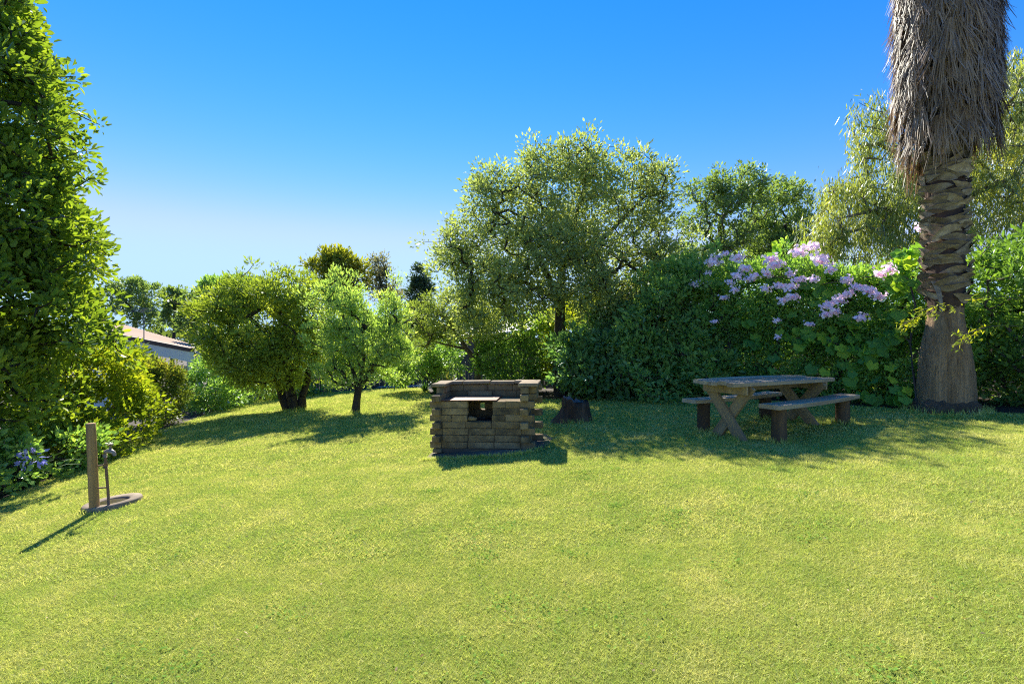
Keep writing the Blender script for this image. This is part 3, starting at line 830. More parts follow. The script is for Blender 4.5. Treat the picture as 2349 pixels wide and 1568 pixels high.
bgtree('golden_locust_tree', 'golden yellow-leaved tree rising behind the fruit tree', 775, 0, 23,
       [(790, 610, 23, .8, .5), (745, 605, 23, .6, .3), (820, 630, 23, .6, .6), (770, 590, 23, .6, .35), (775, 660, 23, .9, .7), (715, 610, 23, .35, .25)], 170, 18, .25, (.2, .08), 'locust', 55, shell=.5, topy=620)
bgtree('wispy_tree', 'thin grey wispy tree with bare twigs beside the golden tree', 878, 0, 24,
       [(875, 650, 24, .75, .9), (870, 610, 24, .5, .6), (895, 680, 24, .7, .6)], 130, 10, .24, (.14, .06), 'grey_tree', 56, shell=.1, r=.09, topy=630)
bgtree('conifer_tree', 'narrow dark conifer left of the large spreading tree', 965, 0, 22,
       [(962, 680, 22, .45, .9), (965, 640, 22, .28, .6), (955, 730, 22, .6, .8)], 130, 34, .2, (.13, .05), 'conifer', 57, shell=.5, topy=640)
bgtree('open_gum_tree', 'open-branched green tree behind the left end of the pink flowering vine', 1655, 0, 17,
       [(1650, 480, 17, 1.0, .75), (1600, 500, 17, .6, .6), (1690, 450, 17, .8, .6), (1640, 425, 17, .7, .4), (1735, 420, 17, .6, .35), (1610, 560, 17, .8, .7), (1680, 540, 17, .9, .7), (1750, 470, 17, .5, .5), (1570, 600, 17, .7, .7), (1640, 610, 17, 1.0, .6), (1585, 440, 17, .35, .35), (1715, 395, 17, .3, .25)], 430, 14, .2, (.12, .05), 'bgtree', 58, shell=.3, r=.2, topy=560, bark='bark', bump=.34, stray=.1)
bgtree('dense_gum_tree', 'dense rounded dark green tree behind the middle of the pink flowering vine', 1790, 0, 18,
       [(1790, 500, 18, 1.0, 1.1), (1770, 450, 18, .6, .5), (1820, 440, 18, .5, .5), (1745, 540, 18, .8, .8), (1830, 520, 18, .6, .8), (1790, 580, 18, 1.2, .8), (1850, 590, 18, .8, .7), (1725, 600, 18, .8, .6), (1845, 455, 18, .3, .25)], 360, 19, .23, (.13, .05), 'bgtree', 59, shell=.5, r=.2, topy=520, bump=.32, stray=.1)

# weeping gum behind the palm
Yb = 10.8
b = ground_pt((2150-1174)/FPX*Yb, Yb)
t = at(2150, 480, Yb)
st = [stem(b, t, .22, .12, rs, 6, .08), [(*t, .1), (*at(2080, 360, Yb), .06), (*at(2010, 330, Yb), .03)], [(*t, .1), (*at(2250, 330, Yb), .06), (*at(2310, 240, Yb), .03)],
      [(*t, .08), (*at(2020, 480, Yb-.3), .05), (*at(1930, 500, Yb-.3), .02)], [(*t, .08), (*at(2290, 420, Yb-.3), .05), (*at(2340, 400, Yb-.3), .03)]]
plant('weeping_gum_tree', 'weeping gum tree with long narrow hanging leaves behind the palm', 'tree', b, st,
      [lobe(2060, 330, Yb, .9, 1.0), lobe(1990, 290, Yb, .45, .7), lobe(2020, 440, Yb, 1.1, .8), lobe(1930, 480, Yb, .75, .75), lobe(2080, 520, Yb, 1.2, .9), lobe(1960, 570, Yb, .9, .6), lobe(1885, 540, Yb, .45, .5), lobe(1900, 470, Yb, .4, .4),
       lobe(2290, 260, Yb, 1.0, 1.0), lobe(2370, 200, Yb, .9, .9), lobe(2310, 400, Yb, 1.2, 1.0), lobe(2250, 480, Yb, .9, .9), lobe(2400, 350, Yb, 1.1, 1.4), lobe(2160, 420, Yb+.4, 1.1, 1.2)],
      760, 26, .19, (.15, .022), 'gum', 'pale_bark', 60, shell=.4, hang=True, bump=.2, r_tip=.005)

# ---- shrubs in the middle of the far border
shrub('low_border_shrub', 'dark shrub behind the iris clump left of the block barbecue', ground_pt(-2.2, 15.2),
      [lobe(960, 830, 15.0, .75, .6), lobe(1010, 815, 15.2, .7, .7), lobe(910, 850, 15.6, .5, .5)], 150, 24, .2, (.1, .05), 'dark_shrub', 71, shell=.6)
shrub('glossy_shrub', 'bright green shrub between the small pale tree and the large trunk', ground_pt(-.1, 13.0),
      [lobe(1160, 770, 13.2, .7, .7), lobe(1180, 830, 12.9, .9, .8), lobe(1230, 790, 13.2, .7, .9), lobe(1130, 830, 13.0, .5, .6)], 210, 26, .19, (.09, .045), 'right_shrub', 72, shell=.6)
shrub('glossy_shrub', 'dense green shrub filling behind the large spreading tree trunk', ground_pt(1.9, 13.2),
      [lobe(1320, 760, 13.3, 1.0, .9), lobe(1400, 740, 13.3, 1.0, .8), lobe(1350, 840, 13.0, 1.3, .9)], 200, 26, .2, (.1, .05), 'yellow_shrub', 73, shell=.6)
shrub('broad_leaf_shrub', 'dark green broad-leaved shrub spilling over the lawn right of the large trunk', ground_pt(2.5, 11.2),
      [lobe(1360, 850, 11.2, .75, .62), lobe(1420, 800, 11.2, .85, .75), lobe(1440, 860, 10.9, .8, .6), lobe(1330, 800, 11.4, .5, .5), lobe(1400, 760, 11.6, .6, .5)], 400, 21, .17, (.13, .064), 'broadleaf', 74, shell=.64, zmin=.1, bump=.34, stray=.12)
shrub('camellia_shrub', 'tall dark glossy camellia shrub left of the pink flowering vine', ground_pt(4.2, 10.6),
      [lobe(1545, 760, 10.6, .85, 1.2), lobe(1550, 680, 10.7, .75, .8), lobe(1500, 780, 10.5, .7, .9), lobe(1600, 760, 10.4, .7, 1.2), lobe(1530, 860, 10.2, .85, .6), lobe(1585, 640, 10.8, .5, .5), lobe(1625, 860, 9.9, .6, .6)], 520, 22, .16, (.11, .05), 'dark_shrub', 75, shell=.64, zmin=.15, bump=.36, stray=.14)

# strap-leaved clumps
def strap_clump(name, label, cat, x, y, n, L, wd, mat, seed, group=None, flower=None):
    rng = np.random.default_rng(seed)
    b = np.array(ground_pt(x, y)); root = tag(empty(name, b), label, cat, group)
    V = []; F = []; var = []
    for i in range(n):
        a = rng.uniform(0, 6.28); ln = L*rng.uniform(.6, 1.15); out = rng.uniform(.25, .8)
        d = np.array([math.cos(a), math.sin(a), 0]); s = np.array([-d[1], d[0], 0])
        o0 = d*rng.uniform(0, .08); v0 = len(V); vv = rng.uniform()
        for j in range(5):
            t = j/4
            p = o0+d*ln*out*(t**1.4)+np.array([0, 0, ln*(t*(1.15-.75*t*out*1.3))])
            ww = wd*(1-t**2.2)*.5+.001
            V += [p-s*ww, p+s*ww]
            if j: F.append((v0+2*j-2, v0+2*j-1, v0+2*j+1, v0+2*j)); var.append(vv)
    link('leaves', np_mesh('leaves', np.array(V), np.array(F), np.array(var)), M[mat], root)
    if flower:
        for (fx, fz, fr, lean) in flower:
            mb = MB(); tip = (fx, -.15+lean, fz)
            mb.tube([(0, 0, .05), (fx*.6, (-.15+lean)*.6, fz*.6), tip], [.008, .007, .006], 5)
            stalk = mb.build('flower_stalk', M['strap'], root)
            n2 = 60
            D = unit(rng.normal(size=(n2, 3))+np.array([0, 0, .5]))
            P = np.array(tip)+D*fr*rng.uniform(.55, .95, (n2, 1))
            Vf, Ff, vf = leaf_quads(rng, P, D+rng.normal(size=(n2, 3))*.4, rng.normal(size=(n2, 3)), np.full(n2, fr*.6), np.full(n2, fr*.3), rng.uniform(size=n2))
            link('flower_head', np_mesh('flower_head', Vf, Ff, vf), M['purple'], stalk)
    return root
strap_clump('agapanthus', 'agapanthus with a purple flower head leaning over the lawn edge', 'plant', -5.95, 5.95, 46, .55, .035, 'strap', 81, flower=[(.2, .42, .12, .0)])
strap_clump('agapanthus', 'flowerless agapanthus clump at the shaded left lawn edge', 'plant', -5.9, 4.9, 40, .5, .035, 'strap', 82)
for i, (x, y, L_, mt, lb) in enumerate([(-2.75, 15.3, .5, 'strap', 'dark strap-leaved clump at the far lawn edge'), (-2.3, 14.6, .5, 'strap', 'dark strap-leaved clump beside the low border shrub'),
                                 (-1.6, 13.6, .55, 'strap', 'dark strap-leaved clump near the small pale tree'), (-1.9, 14.2, .9, 'dry_strap', 'pale arching grass clump left of the small pale tree'), (-1.2, 13.0, .5, 'strap', 'dark strap-leaved clump hidden behind the block barbecue')]):
    strap_clump('strap_leaf_plant', lb, 'plant', x, y, 60, L_, .035, mt, 83+i, 'strap-leaved plants along the far border')

# ---- hedge with the pink flowering vine
HX = [1480, 1500, 1700, 1900, 2100, 2348, 2500]
HY = [10.4, 10.3, 9.3, 8.1, 6.98, 6.31, 6.0]
def Yh(px): return float(np.interp(px, HX, HY))
TOPX = [1580, 1610, 1650, 1750, 1850, 1950, 2050, 2110, 2160]
TOPY = [690, 640, 600, 590, 575, 610, 610, 575, 560]
lob = []
for px in range(1625, 2150, 48):
    Y = Yh(px)+.85
    ty = float(np.interp(px, TOPX, TOPY))+18
    top = EYE-(ty-784)/FPX*Y
    X = (px-1174)/FPX*Y
    bot = gz(X, Y)
    hgt = top-bot
    lob.append((X, Y, bot+hgt*.3, .62, .8, hgt*.34))
    lob.append((X+rs.uniform(-.1, .1), Y+.1+rs.uniform(-.1, .1), bot+hgt*.68, .6, .82, hgt*.33))
hb = ground_pt(5.2, 9.3)
st = [stem(ground_pt(*p), (p[0]+.1, p[1]-.1, 2.0), .05, .02, rs, 6, .06) for p in ((4.3, 9.9), (5.0, 9.3), (5.7, 8.5), (6.2, 7.9))]
root, crown, C, O = plant('flowering_vine', 'dense dark green climbing vine hedge with clusters of pale pink trumpet flowers', 'vine', hb, st, lob, 1250, 34, .18, (.07, .03), 'vine', 'dark_bark', 91,
      shell=.72, zmin=.38, trunk_name='stems', crown_name='foliage', r_tip=.004, bump=.2, stray=.1)
# flower clusters (a few shared meshes)
rng = np.random.default_rng(92)
def cluster_mesh(wd, seed):
    rng = np.random.default_rng(seed)
    nf = 60
    c = rng.normal(size=(nf, 3))*np.array([.5, .34, .26])*wd*.5
    V = []; F = []; var = []
    for i in range(nf):
        ax = unit(np.array([c[i, 0]*1.2, c[i, 1]-wd*.45, c[i, 2]*.6+wd*.2])+rng.normal(size=3)*.3*wd)
        a = unit(np.cross(ax, np.array([0.1, .2, 1.0]))); bb = np.cross(ax, a)
        r = rng.uniform(.03, .04); ph = rng.uniform(0, 6.28); vv = rng.uniform()
        tb = len(V)
        V.append(c[i]-ax*.006)
        for k in range(5):
            t = ph+k*1.2566
            u0 = a*math.cos(t)+bb*math.sin(t); s0 = -a*math.sin(t)+bb*math.cos(t)
            q = len(V)
            V += [c[i]+u0*r*.62+s0*r*.5+ax*.005, c[i]+u0*r*1.1-ax*.002, c[i]+u0*r*.62-s0*r*.5+ax*.005]
            F.append((tb, q, q+1, q+2)); var.append(vv)
    me = np_mesh('flower_cluster', np.array(V), np.array(F), np.array(var)); me.materials.append(M['pink'])
    return me
CM = [cluster_mesh(.3, 200+i) for i in range(5)]
FL = [(655,350,140),(750,292,60),(845,332,110),(1110,340,130),(1160,385,130),(1330,275,140),(1440,235,140),(1505,350,170),(1585,420,120),(915,415,110),(850,465,110),(965,480,120),(1075,455,80),
      (1265,455,100),(1340,500,100),(1450,495,70),(530,530,110),(785,525,60),(825,582,70),(745,645,60),(1070,570,90),(1180,550,110),(1270,560,110),(1210,665,100),(1290,640,110),(1715,500,90),
      (1570,695,120),(1650,665,110),(1550,775,100),(1620,755,110),(1825,795,110),(1800,560,120),(1880,590,120),(1960,630,130),(1975,460,110),(2050,415,100),(665,830,50),(1155,825,50),(1165,955,45),(1420,855,30),(610,450,50),
      (1720,610,90),(2290,90,90)]
for i, (zx, zy, zw) in enumerate(FL):
    px = (1750+zx/2.851)*.8265; py = (600+zy/2.851)*.8265
    ty = float(np.interp(px, TOPX, TOPY))
    f = np.clip((py-ty)/250, 0, 1)
    Y = Yh(px)+.2-.45*f
    p = at(px, py, Y)
    wd = zw/2.851*.8265/FPX*Y
    o = link('flower_cluster', CM[i % 5], None, root)
    o.location = p-np.array(hb)
    o.scale = (wd/.3*.88,)*3 if wd > .2 else (max(wd/.3, .4)*1.1,)*3
    o.rotation_euler = (rng.uniform(-.2, .2), rng.uniform(-.35, .35), rng.uniform(-.5, .5))

# ---- grape vine over it
def grape_mesh(seed):
    rng = np.random.default_rng(seed)
    ang = np.linspace(-math.pi*.83, math.pi*.83, 15)
    V = [(0, 0, 0)]
    for i, a in enumerate(ang):
        r = .098*(1+.09*math.cos(a*5)+.035*((i % 2)*2-1)+rng.uniform(-.05, .05))*(1-.12*abs(a)/math.pi)
        x, y = r*math.cos(a)+.03, r*math.sin(a)
        V.append((x, y, -.9*(x*x+y*y)+.012*math.sin(5*a)+rng.uniform(-.005, .005)))
    F = [(0, i, i+1) for i in range(1, 15)]
    me = np_mesh('leaf', np.array(V), np.array(F), np.full(14, rng.uniform(.05, .95)), smooth=True); me.materials.append(M['grape'])
    return me
GM = [grape_mesh(300+i) for i in range(9)]
gb = ground_pt(6.0, 8.0)
groot = tag(empty('grape_vine', gb), 'grape vine with large lobed bright green leaves trailing over the flowering hedge beside the palm', 'vine')
rng = np.random.default_rng(93)
# (zoom x, zoom y, spread x, spread y, count, brightness slot)
GL = [(470,860,40,40,5),(580,720,40,50,7),(560,790,50,40,6),(690,520,60,40,5),(770,480,40,40,4),(745,700,60,40,7),(1140,270,25,40,4),(1140,520,30,50,6),(830,420,30,30,3),(1230,430,40,25,3),
      (1500,520,60,40,8),(1420,620,60,50,9),(1560,600,60,50,6),(1680,560,60,40,4),(1800,480,60,30,4),(2060,480,60,60,9),(2130,400,60,70,12),(2190,330,50,60,10),(2230,290,40,40,6),(2090,590,60,50,9),(2200,540,60,60,8),
      (1700,830,70,60,6),(2080,780,60,50,7),(1270,930,60,50,8),(1330,1000,60,40,7),(1390,950,40,40,4),(1500,960,80,40,6),(1630,1020,60,50,7),(1740,1010,60,50,6),(1790,1060,50,40,6),(1850,1080,50,50,7),(1920,1040,60,50,7),(2020,980,60,60,8),(2060,920,40,40,4),(2140,930,30,30,3),
      (880,840,60,50,4),(890,990,30,20,2),(1060,1100,60,60,4),(980,1000,60,50,3),(1530,1200,60,60,3),(1760,1180,60,50,3),(1730,1290,50,50,3),(1900,1330,60,70,4),(1850,1430,50,40,4),(2060,1230,40,40,2),(2150,1370,50,30,3),(2130,1500,50,40,3),(2060,1430,60,40,2),(240,1190,40,40,3),(1300,850,60,50,3),(1580,1420,40,30,2)]
ng = 0
for (zx, zy, sx, sy, cnt) in GL:
    for k in range(cnt):
        x = zx+rng.normal()*sx*.8; y = zy+rng.normal()*sy*.8
        px = (1750+x/2.851)*.8265; py = (600+y/2.851)*.8265
        f = np.clip((py-590)/300, 0, 1)
        Y = Yh(px)+.5-.5*f+rng.uniform(-.12, .06)
        p = at(px, py, Y)
        if p[2] < gz(p[0], p[1])+.08: continue
        o = link('leaf', GM[int(rng.integers(9))], None, groot)
        o.location = p-np.array(gb)
        s = rng.uniform(.7, 1.25)
        o.scale = (s, s, s)
        nrm = unit(np.array([rng.normal()*.4-.1, -.75+rng.normal()*.35, .6+rng.normal()*.3]))
        d = unit(np.array([rng.normal()*.6, -.3, -.9])); d = unit(d-nrm*np.dot(d, nrm)); bb = np.cross(nrm, d)
        o.rotation_euler = Matrix(((d[0], bb[0], nrm[0]), (d[1], bb[1], nrm[1]), (d[2], bb[2], nrm[2]))).to_euler()
        ng += 1
mb = MB()
def vine_path(zp):
    out = []
    for (zx, zy) in zp:
        px = (1750+zx/2.851)*.8265; py = (600+zy/2.851)*.8265
        out.append(tuple(at(px, py, Yh(px)+.45-.4*np.clip((py-590)/300, 0, 1))-np.array(gb)))
    return out
for zp in ([(2260,1450),(2230,1200),(2210,1000),(2120,900),(1960,1030),(1780,1070),(1560,980),(1300,960)], [(2210,1000),(2250,700),(2200,500),(2100,450),(1800,490),(1500,540),(1200,480),(1140,260)], [(1200,480),(780,500),(600,700),(470,870)]):
    pts = vine_path(zp); mb.tube(pts, [.014-.008*i/len(pts) for i in range(len(pts))], 5)
mb.build('stem', M['bark'], groot)

# ---- shrub right of the palm
shrub('arching_shrub', 'green arching shrub with sunlit top growing right of the palm trunk', ground_pt(7.8, 7.4),
      [(7.55, 7.35, 1.1, .75, .7, .75), (7.7, 7.4, 2.1, .9, .75, .75), (8.5, 7.6, 1.4, .9, .9, 1.1), (8.3, 7.5, 2.55, .9, .8, .6), (8.1, 6.7, .95, .8, .7, .65), (7.25, 7.3, 2.2, .5, .6, .6), (9.2, 7.0, 1.7, .9, .9, 1.2), (8.8, 7.2, 2.9, .7, .7, .45)],
      560, 26, .17, (.085, .036), 'right_shrub', 95, shell=.66, zmin=.42, nst=5, bump=.32, stray=.14)
# bright arching sprays reaching across the trunk
rng = np.random.default_rng(96)
sroot = tag(empty('pepper_sprays', ground_pt(6.9, 6.75)), 'bright yellow-green leafy sprays arching in front of the palm trunk', 'vine')
sb = np.array(ground_pt(6.9, 6.75))
for (p0, p1, sag) in (((2105, 735), (2062, 752), .03), ((2200, 705), (2110, 715), .05), ((2348, 750), (2200, 775), .08), ((2348, 690), (2225, 690), .06), ((2260, 760), (2195, 795), .04), ((2150, 720), (2070, 745), .05)):
    a = at(*p0, 6.25); c = at(*p1, 6.15)
    ts = np.linspace(0, 1, 9)
    path = [a+(c-a)*t+np.array([0, 0, sag*math.sin(t*3.0)]) for t in ts]
    n = 46
    t = rng.uniform(0, 1, n)
    P = a+(c-a)*t[:, None]; P[:, 2] += sag*np.sin(t*3.0); P += rng.normal(size=(n, 3))*.03
    D = unit(c-a)*.6+rng.normal(size=(n, 3))*.5+np.array([0, 0, -.35])
    V, F, var = leaf_quads(rng, P, D, rng.normal(size=(n, 3))*.5+np.array([0, -.3, 1]), rng.uniform(.05, .09, n), rng.uniform(.018, .03, n), rng.uniform(.6, 1, n))
    sp = link('spray', np_mesh('spray', V-sb, F, var), M['yellow_shrub'], sroot); sp['kind'] = 'stuff'
    mb = MB(); mb.tube([tuple(q-sb) for q in path], [.005]*9, 5); mb.build('twig', M['bark'], sp)

# ================================================================== palm
PX, PY = 6.14, 6.85
pb = np.array([PX, PY, gz(PX, PY)-.03])
proot = tag(empty('fan_palm', pb), 'thick fan palm trunk wrapped in a grey skirt of dead fronds', 'palm tree')
proot.scale = (.8, .8, 1.0)
rng = np.random.default_rng(101)
def noisy_lathe(prof, n, amp, seed, freq=3):
    rr = np.random.default_rng(seed)
    ph = rr.uniform(0, 6.28, 8)
    V = []; F = []
    for i, (r, z) in enumerate(prof):
        for k in range(n):
            t = 2*math.pi*k/n
            q = r+amp*(.5*math.sin(freq*t+ph[0]+z*1.3)+.3*math.sin(2*freq*t+ph[1]-z*2)+.25*math.sin(7*t+ph[2]+z*5))+amp*.3*rr.normal()
            V.append((q*math.cos(t), q*math.sin(t), z))
    for i in range(len(prof)-1):
        for k in range(n):
            k2 = (k+1) % n
            F.append((i*n+k, i*n+k2, (i+1)*n+k2, (i+1)*n+k))
    return np.array(V), np.array(F)
prof = [(.47, 0), (.455, .08), (.455, .2), (.45, .4), (.43, .65), (.40, .85), (.36, 1.05), (.315, 1.22), (.29, 1.36), (.275, 1.5), (.265, 1.7), (.26, 2.6), (.25, 3.6), (.25, 9.2)]
pz = np.concatenate([np.linspace(0, 1.7, 36), np.linspace(1.9, 9.2, 12)])
pr = np.interp(pz, [q[1] for q in prof], [q[0] for q in prof])*.88
V, F = noisy_lathe(list(zip(pr, pz)), 48, .012, 7)
link('trunk', np_mesh('trunk', V, F, smooth=True), M['palmtrunk'], proot)
# root mat at the foot
V, F = noisy_lathe([(.49, -.02), (.48, .05), (.46, .1), (.435, .15), (.39, .2)], 48, .05, 8, 5)
link('root_collar', np_mesh('root_collar', V, F), M['palmroot'], proot)
V, F = noisy_lathe([(.24, 1.42), (.255, 1.5), (.262, 1.7), (.262, 2.2), (.26, 3.7)], 32, .012, 9, 5)
link('fibre_sleeve', np_mesh('fibre_sleeve', V, F), M['fibre'], proot)
# old leaf bases
def boot_mesh(seed):
    rr = np.random.default_rng(seed)
    V = []; F = []
    ns, nt_ = 9, 4
    span = rr.uniform(.75, 1.0)
    for i in range(ns):
        s = -1+2*i/(ns-1)
        for j in range(nt_):
            t = j/(nt_-1)
            wdt = (1-abs(s)**1.8)*.1+.008
            z = (t-.5)*wdt + .07*s + .012*math.sin(s*4+seed)
            rr_ = .3+.075*(1-s*s)*(.1+1.0*t)+.075*max(0, s-.5)/.5*1.2+.012*rr.normal()*.6
            if j == nt_-1: rr_ += .018*(1-abs(s))
            a = s*span
            V.append((rr_*math.sin(a), -rr_*math.cos(a), z))
    for i in range(ns-1):
        for j in range(nt_-1):
            q = i*nt_+j
            F.append((q, q+nt_, q+nt_+1, q+1))
    me = np_mesh('leaf_base', np.array(V), np.array(F), smooth=True); me.materials.append(M['boot'])
    return me
BM = [boot_mesh(400+i) for i in range(6)]
nb = 0
z = 1.62
lvl = 0
while z < 3.75:
    for q in range(4):
        o = link('leaf_base', BM[nb % 6], None, proot)
        o.location = (rng.uniform(-.012, .012), rng.uniform(-.012, .012), z+rng.uniform(-.02, .02)+.024*q)
        sg = 1 if lvl % 2 else -1
        o.scale = (sg*rng.uniform(.84, 1.02), rng.uniform(.84, 1.02), rng.uniform(.75, 1.2))
        o.rotation_euler = (rng.uniform(-.14, .14), rng.uniform(-.2, .2)+.1*sg, lvl*.9+q*math.pi/2+rng.uniform(-.35, .35))
        nb += 1
    z += .054; lvl += 1
# loose dead strap hanging by the sleeve
mb = MB(); V_ = []
for j in range(7):
    t = j/6; V_ += [(-.31+.05*t-.05*(1-t)**2, -.12-.06*math.sin(t*2), 1.85-.4*t), (-.27+.03*t, -.18-.05*math.sin(t*2), 1.85-.45*t)]
mb.add(V_, [(2*j, 2*j+1, 2*j+3, 2*j+2) for j in range(6)])
mb.build('loose_leaf_base', M['boot'], proot, True)
# skirt of dead fronds
pz = np.linspace(3.52, 8.9, 24)
pr = np.interp(pz, [3.52, 3.8, 4.8, 7.5, 8.9], [.27, .42, .57, .6, .4])
V, F = noisy_lathe(list(zip(pr, pz)), 40, .05, 12, 4)
cc = link('skirt_core', np_mesh('skirt_core', V, F), M['core'], proot)
def frond_mesh(seed):
    rr = np.random.default_rng(seed)
    V = []; F = []; var = []
    ns = 44
    for i in range(ns):
        u = (i+.5)/ns*2-1
        ln = .78*(1-.25*abs(u))*rr.uniform(.6, 1.15)
        side = u*.21
        out0 = .0; wd = rr.uniform(.006, .012)
        q = len(V); vv = rr.beta(2, 2)
        tw = rr.normal()*.5; curl = rr.uniform(-.02, .09); kx = rr.normal()*.06
        for j in range(5):
            t = j/4
            p = np.array([side*(.35+.75*t)+kx*t*t, -(.02+.09*math.sin(min(t*1.5, 1.57))+curl*t**3*1.0)+rr.normal()*.012-.03*abs(u), -ln*t])
            a = tw*t+u*.6
            s = np.array([math.cos(a), math.sin(a)*.8, 0])*wd*(1-.75*t**2)
            V += [p-s, p+s]
            if j: F.append((q+2*j-2, q+2*j-1, q+2*j+1, q+2*j)); var.append(vv)
    me = np_mesh('dead_frond', np.array(V), np.array(F), np.array(var)); me.materials.append(M['thatch'])
    return me
FM = [frond_mesh(500+i) for i in range(9)]
zlev = np.linspace(4.22, 8.7, 15)
nf = 0
for li, zt in enumerate(zlev):
    ring = 20
    rad = float(np.interp(zt-.3, [3.8, 4.5, 6, 8.7], [.5, .6, .62, .55]))
    for q in range(ring):
        a = 2*math.pi*(q+.5*(li % 2))/ring+rng.uniform(-.15, .15)
        o = link('dead_frond', FM[int(rng.integers(9))], None, proot)
        rr = rad+rng.uniform(-.07, .05)
        lowl = .0
        if li == 0 and math.cos(a-3.6) > .4: lowl = -.18
        o.location = (rr*math.sin(a), -rr*math.cos(a), zt+rng.uniform(-.14, .14)+lowl)
        s = rng.uniform(.8, 1.1)
        o.scale = (s*1.25, s, s*rng.uniform(.85, 1.1))
        o.rotation_euler = (rng.uniform(-.06, .1), rng.uniform(-.16, .16), a)
        nf += 1
# green fans of the living head
def fan_mesh():
    V = []; F = []; var = []
    for i in range(24):
        a = -1.9+3.8*i/23
        d = np.array([math.cos(a), math.sin(a), 0]); s = np.array([-d[1], d[0], 0])
        q = len(V)
        for t, ww in ((0, .005), (.5, .03), (1, .003)):
            p = np.array([.9, 0, 0])+d*.8*t+np.array([0, 0, -.25*t*t]); V += [p-s*ww, p+s*ww]
        F += [(q, q+1, q+3, q+2), (q+2, q+3, q+5, q+4)]; var += [.4, .6]
    q = len(V); V += [np.array([0, -.02, 0]), np.array([0, .02, 0]), np.array([.9, .012, 0]), np.array([.9, -.012, 0])]; F.append((q, q+1, q+2, q+3)); var.append(.5)
    me = np_mesh('frond', np.array(V), np.array(F), np.array(var)); me.materials.append(M['strap'])
    return me
fm = fan_mesh()
for q in range(22):
    o = link('frond', fm, None, proot)
    o.location = (0, 0, 9.1+.012*q)
    o.rotation_euler = (0, rng.uniform(-1.2, .5), q*2.4)

# ================================================================== barbecue of split blocks
BU, BV = -1.01, 6.30
broot = tag(empty('block_barbecue', (BU, BV, gz(-.4, 6.3)-.03), R(-7)), 'weathered concrete block barbecue with a rusty hot plate and firebox opening', 'barbecue')
broot.rotation_euler = (0, R(-1.0), R(-7))
rng = np.random.default_rng(111)
BCH = .087; BH = .083; B0 = .06
_bm = {}
def block_mesh(l, wd, hh):
    key = (round(l, 2), round(wd, 3), round(hh, 3))
    if key not in _bm:
        rr = np.random.default_rng(int(key[0]*1000+key[2]*10000))
        V, F = chamfer_box((-l/2, -wd/2, 0), (l/2, wd/2, hh), .006)
        V = np.array(V)+rr.normal(size=(len(V), 3))*.0018
        me = bpy.data.meshes.new('block'); me.from_pydata([tuple(v) for v in V], [], F); me.update()
        me.materials.append(M['block'])
        _bm[key] = me
    return _bm[key]
def put_block(u0, u1, v, row, along='u', wd=.1, hh=BH, name='block', mat=None, dz=0):
    l = abs(u1-u0)-.005
    c = (u0+u1)/2
    me = block_mesh(l, wd, hh)
    if mat is not None:
        me = me.copy(); me.materials.clear(); me.materials.append(mat)
    o = link(name, me, None, broot)
    zz = B0+row*BCH+dz
    if along == 'u':
        o.location = (c+rng.uniform(-.002, .002), v+rng.uniform(-.004, .004), zz); o.rotation_euler = (rng.uniform(-.006, .006), rng.uniform(-.005, .005), rng.uniform(-.01, .01))
    else:
        o.location = (v+rng.uniform(-.004, .004), c+rng.uniform(-.002, .002), zz); o.rotation_euler = (rng.uniform(-.005, .005), rng.uniform(-.006, .006), math.pi/2+rng.uniform(-.01, .01))
    return o
def run(u0, u1, v, row, along='u', L=.345, off=0.0, gaps=()):
    """fill a course with blocks from u0 to u1"""
    cuts = [u0]; p = u0+(L*off if off else L)
    while p < u1-.09: cuts.append(p); p += L
    cuts.append(u1)
    for a, c in zip(cuts[:-1], cuts[1:]):
        put_block(a, c, v, row, along)
DD = .62; WL, WR = .0, 1.138
for r_ in range(7):
    A = r_ % 2 == 0
    off = (.45, 1.0, .5, .9, .42, .0, .95)[r_]
    if A:
        f0, f1 = -.06, 1.315
    else:
        f0, f1 = .103, WR-.003
    if r_ < 4:
        run(f0, f1, .05, r_, 'u', off=off)
    else:
        run(f0, .445+rng.uniform(-.01, .01), .05, r_, 'u', off=(.85, .0, 1.4)[r_-4] or 1.0)
        run(.77+rng.uniform(-.01, .01), f1, .05, r_, 'u', off=(.5, 1.0, .5)[r_-4])
for r_ in range(9):
    A = r_ % 2 == 0
    f0, f1 = (-.06, 1.385) if A else (.103, WR-.003)
    if r_ == 5:
        run(f0, .505, DD-.05, r_, off=.6); run(.578, f1, DD-.05, r_, off=.8)
    else:
        run(f0, f1, DD-.05, r_, 'u', off=(.5, 1.0, .6, .9, .45, 1, .8, .7, 1.0)[r_])
    # side walls
    top = 8 if True else 8
    for wall, uu in (('l', .05), ('r', WR+.05)):
        if A: s0, s1 = .103, DD-.103
        else: s0, s1 = -.1, DD+.06
        if r_ == 7: s0 = -.1 if wall == 'l' else -.06
        if r_ == 8:
            if wall == 'l': s0, s1 = .12, DD-.103
            else: s0, s1 = .0, DD-.103
        run(s0, s1, uu, r_, 'v', off=.9)
    if r_ >= 7:
        run(.1, DD-.105, WR+.145, r_, 'v', off=.8)
# extra inner ledge on the right of the hot plate
for v0 in (.155, .26, .365, .465):
    put_block(.8, WR-.005, v0, 6)
# footing course
for (a, c) in ((.02, .36), (.365, .72), (.725, 1.07), (1.075, 1.29)):
    put_block(a, c, .07, 0, hh=.05, dz=-.055)
put_block(-.02, .1, .02, 0, hh=.05, dz=-.055)
